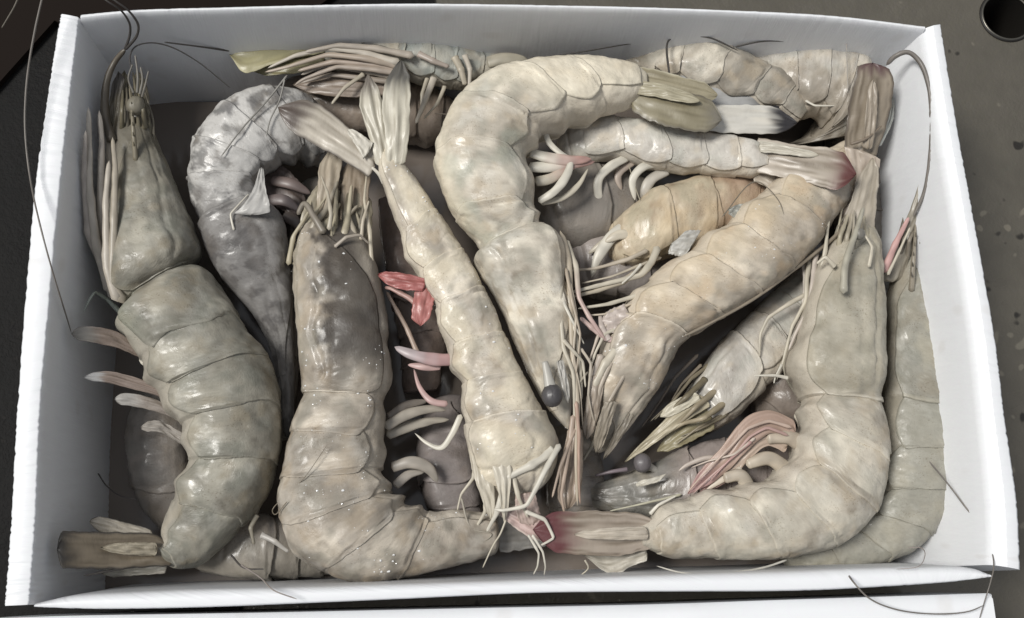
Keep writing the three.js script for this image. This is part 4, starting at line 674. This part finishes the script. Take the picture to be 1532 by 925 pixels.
new Shrimp('olive-grey shrimp squeezed against the right wall below the big one', {
  pal: 'olive', seg: [3.95, 4.9, 5.8, 6.7, 7.7, 8.7, 10.2], roll: 0.0, flare: 0.8, gain: 1.25, frost: 0.25, sd: 19.9,
  hue: [0.968, 0.984, 0.944], sec: [[1386, 335, 1348, 345, 40], [1402, 372, 1335, 400, 40], [1414, 450, 1322, 460, 40], [1420, 530, 1318, 530, 40], [1425, 602, 1315, 600, 40], [1426, 682, 1308, 680, 40], [1418, 752, 1296, 738, 39], [1380, 816, 1275, 768, 37], [1312, 848, 1238, 780, 36], [1242, 856, 1195, 790, 34], [1180, 856, 1150, 800, 32]],
  tint: (c, t, phi, n1) => mix3(mix3(c, [0.10, 0.095, 0.085], 0.7 * sm(0.75, 0.2, t + n1 * 0.4)), [0.29, 0.275, 0.245], 0.55 * sm(3.9, 4.3, t) + 0.25 * sm(2, 1, Math.abs(t - 2)) ) })
  .blade([[1352, 420, 1318, 425, 45], [1372, 350, 1345, 355, 50], [1390, 290, 1370, 290, 56], [1394, 235, 1386, 235, 62]], { col: [0.25, 0.225, 0.18], ribs: 4, stripe: 0.9 }, 'antennal_scale')
  .leg([[1322, 408, 51], [1340, 365, 53], [1360, 325, 55]], 2.2, 1.2, { col: [0.44, 0.27, 0.25] })
  .leg([[1328, 412, 52], [1346, 375, 54], [1362, 340, 55]], 0.9, 0.6, { col: CB })
  .head(1370, 360, 38, 0.1, -1, 60, 70, { col: [0.20, 0.175, 0.14], scales: 0 })
  .eye(1387, 332, 52, 3.2, [0.03, 0.028, 0.025], [1380, 350, 49])
  .whisker([[1326, 98, 66], [1340, 84, 70], [1358, 78, 72], [1376, 92, 72], [1390, 130, 72], [1394, 180, 70], [1391, 240, 66], [1382, 290, 60], [1366, 325, 55]], 1.05, { col: [0.15, 0.135, 0.12] })
  .leg([[1402, 380, 46], [1412, 400, 47], [1408, 420, 46]], 1.5, 0.8, { col: DK })
  .leg([[1392, 345, 48], [1404, 355, 49], [1400, 378, 48]], 1.8, 1.0, { col: DK })
  .whisker([[1390, 690, 60], [1420, 726, 60], [1444, 758, 62], [1470, 792, 66], [1484, 825, 72], [1487, 850, 77], [1482, 872, 78], [1472, 905, 77], [1464, 932, 76]], 0.33, { col: [0.14, 0.125, 0.11] })
  .whisker([[1268, 852, 60], [1276, 870, 79], [1300, 895, 80], [1340, 912, 79], [1400, 919, 78], [1450, 915, 78], [1474, 905, 78]], 0.33, { col: [0.14, 0.125, 0.11] })
  .whisker([[1358, 820, 60], [1378, 820, 66], [1384, 832, 74], [1374, 848, 78], [1340, 852, 76]], 0.2, { col: [0.3, 0.26, 0.24] });

// --- lower layer seen in the gaps
new Shrimp('pale shrimp deep between the diagonal and the right shrimp, yellow mouth parts pointing lower left', {
  pal: 'white', seg: [3.2, 4.0, 4.6, 5.3, 6.2], roll: -0.3, sd: 21.1, rough: 0.8,
  sec: [[985, 640, 1010, 665, 26], [1010, 605, 1050, 655, 28], [1042, 558, 1090, 640, 30], [1078, 512, 1135, 600, 31], [1122, 466, 1188, 545, 31], [1172, 418, 1240, 490, 30], [1222, 378, 1280, 430, 27]],
  tint: (c, t, phi) => mix3(c, [0.35, 0.30, 0.2], 0.6 * sm(1.6, 0.6, t)) })
  .blade([[1048, 588, 1066, 606, 40], [1015, 608, 1030, 628, 40], [975, 648, 985, 660, 37], [932, 690, 936, 694, 33]], { col: [0.40, 0.355, 0.255], ribs: 2, stripe: 0.5 }, 'antennal_scale')
  .blade([[1040, 585, 1050, 598, 42], [1005, 602, 1015, 618, 41], [985, 620, 990, 628, 39]], { col: [0.49, 0.455, 0.36], ribs: 2, stripe: 0.2 }, 'antennal_scale')
  .blade([[1058, 600, 1072, 640, 37], [1030, 622, 1045, 655, 36], [1000, 650, 1010, 672, 34], [980, 672, 985, 680, 31]], { col: [0.24, 0.21, 0.125], ribs: 2, stripe: 0.6 }, 'antennal_scale')
  .head(1040, 610, 30, -0.75, 0.62, 80, 95, { col: [0.26, 0.22, 0.15], scales: 0, spine: 0, legs: 4, stubs: 3 })
  .leg([[1050, 545, 38], [1020, 575, 38], [1005, 600, 37]], 0.9, 0.5, { col: [0.20, 0.165, 0.12] })
  .leg([[1045, 530, 36], [1010, 565, 36], [985, 605, 34], [960, 640, 32]], 0.9, 0.5, { col: [0.17, 0.14, 0.11] });
new Shrimp('translucent shrimp with a round grey eye lying low under the red-tipped tail', {
  pal: 'olive', seg: [2.4, 3.2, 4.0, 4.8, 5.6], roll: 0.6, sd: 23.4,
  sec: [[862, 725, 864, 760, 26], [930, 708, 930, 775, 28], [1000, 680, 1000, 780, 29], [1060, 658, 1062, 775, 30], [1130, 650, 1132, 760, 29], [1200, 660, 1200, 750, 24]],
  tint: (c, t, phi, n1) => mix3(c, [0.30, 0.25, 0.235], 0.7 * sm(1.6, 2.6, t)) })
  .eye(961, 693, 40, 3.4, [0.12, 0.108, 0.11], [985, 705, 36])
  .limb('rostrum', [[940, 702, 38], [915, 706, 38], [890, 712, 36]], 1.0, 0.4, { col: [0.16, 0.13, 0.14] })
  .blade([[1000, 708, 985, 722, 44], [975, 715, 960, 728, 44], [955, 720, 948, 728, 43]], { col: WH, N: 24, M: 20 }, 'leg')
  .leg([[1020, 740, 42], [970, 752, 43], [912, 765, 42]], 0.7, 0.4, { col: [0.45, 0.43, 0.33] });
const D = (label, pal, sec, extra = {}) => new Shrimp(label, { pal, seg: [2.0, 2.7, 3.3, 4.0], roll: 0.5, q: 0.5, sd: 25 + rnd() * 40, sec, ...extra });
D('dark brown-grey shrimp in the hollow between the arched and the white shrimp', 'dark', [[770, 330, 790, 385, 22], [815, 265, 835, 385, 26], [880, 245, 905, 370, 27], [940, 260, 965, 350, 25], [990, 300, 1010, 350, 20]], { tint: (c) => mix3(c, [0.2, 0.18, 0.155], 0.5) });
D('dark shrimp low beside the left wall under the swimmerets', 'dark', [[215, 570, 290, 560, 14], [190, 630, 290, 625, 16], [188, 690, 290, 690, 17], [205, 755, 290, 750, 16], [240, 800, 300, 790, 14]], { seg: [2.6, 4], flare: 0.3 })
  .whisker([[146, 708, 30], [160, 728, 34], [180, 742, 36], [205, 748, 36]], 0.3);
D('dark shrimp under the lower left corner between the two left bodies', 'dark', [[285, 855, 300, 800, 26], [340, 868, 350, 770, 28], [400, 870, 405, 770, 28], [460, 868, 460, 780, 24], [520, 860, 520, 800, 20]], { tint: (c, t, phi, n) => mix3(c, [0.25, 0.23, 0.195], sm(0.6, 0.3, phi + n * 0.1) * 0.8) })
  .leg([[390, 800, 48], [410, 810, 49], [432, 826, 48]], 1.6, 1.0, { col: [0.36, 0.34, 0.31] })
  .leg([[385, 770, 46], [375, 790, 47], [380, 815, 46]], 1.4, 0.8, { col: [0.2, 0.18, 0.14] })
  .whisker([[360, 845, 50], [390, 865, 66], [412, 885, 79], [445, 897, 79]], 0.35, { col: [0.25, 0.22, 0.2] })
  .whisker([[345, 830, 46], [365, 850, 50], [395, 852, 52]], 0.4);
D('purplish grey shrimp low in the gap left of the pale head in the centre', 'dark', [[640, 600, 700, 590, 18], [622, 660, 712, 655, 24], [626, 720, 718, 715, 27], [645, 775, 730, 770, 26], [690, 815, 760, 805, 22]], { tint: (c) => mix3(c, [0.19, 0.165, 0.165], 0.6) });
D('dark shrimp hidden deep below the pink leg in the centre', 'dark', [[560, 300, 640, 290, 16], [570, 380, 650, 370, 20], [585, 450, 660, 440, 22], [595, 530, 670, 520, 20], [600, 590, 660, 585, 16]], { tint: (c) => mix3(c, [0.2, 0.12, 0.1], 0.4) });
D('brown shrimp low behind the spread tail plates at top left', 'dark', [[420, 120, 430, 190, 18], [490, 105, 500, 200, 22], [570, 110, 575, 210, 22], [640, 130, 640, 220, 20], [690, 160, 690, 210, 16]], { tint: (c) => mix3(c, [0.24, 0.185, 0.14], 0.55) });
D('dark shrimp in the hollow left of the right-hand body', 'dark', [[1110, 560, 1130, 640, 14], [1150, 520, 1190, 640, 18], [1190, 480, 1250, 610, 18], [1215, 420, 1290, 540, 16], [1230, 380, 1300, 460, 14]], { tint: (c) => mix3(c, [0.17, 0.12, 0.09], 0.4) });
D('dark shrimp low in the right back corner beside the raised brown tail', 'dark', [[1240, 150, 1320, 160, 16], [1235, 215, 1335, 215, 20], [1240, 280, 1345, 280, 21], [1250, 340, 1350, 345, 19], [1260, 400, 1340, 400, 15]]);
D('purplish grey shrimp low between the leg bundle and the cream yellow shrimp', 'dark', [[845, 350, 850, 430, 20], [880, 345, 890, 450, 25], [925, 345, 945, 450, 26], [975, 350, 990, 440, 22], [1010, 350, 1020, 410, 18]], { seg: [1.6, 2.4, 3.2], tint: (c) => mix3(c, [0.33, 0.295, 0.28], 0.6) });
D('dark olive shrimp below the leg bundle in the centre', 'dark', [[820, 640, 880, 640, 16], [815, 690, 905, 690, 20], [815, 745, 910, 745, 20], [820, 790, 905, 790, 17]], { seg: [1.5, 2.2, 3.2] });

D('grey shrimp low between the frosty and the second body', 'dark', [[440, 280, 520, 260, 16], [430, 360, 480, 360, 20], [425, 450, 460, 450, 21], [415, 560, 450, 560, 20], [405, 660, 440, 660, 18]], { tint: (c) => mix3(c, [0.3, 0.28, 0.25], 0.5) });
scene.traverse((o) => { if (o.isMesh) { o.castShadow = true; o.receiveShadow = true; } });
renderer.render(scene, camera);
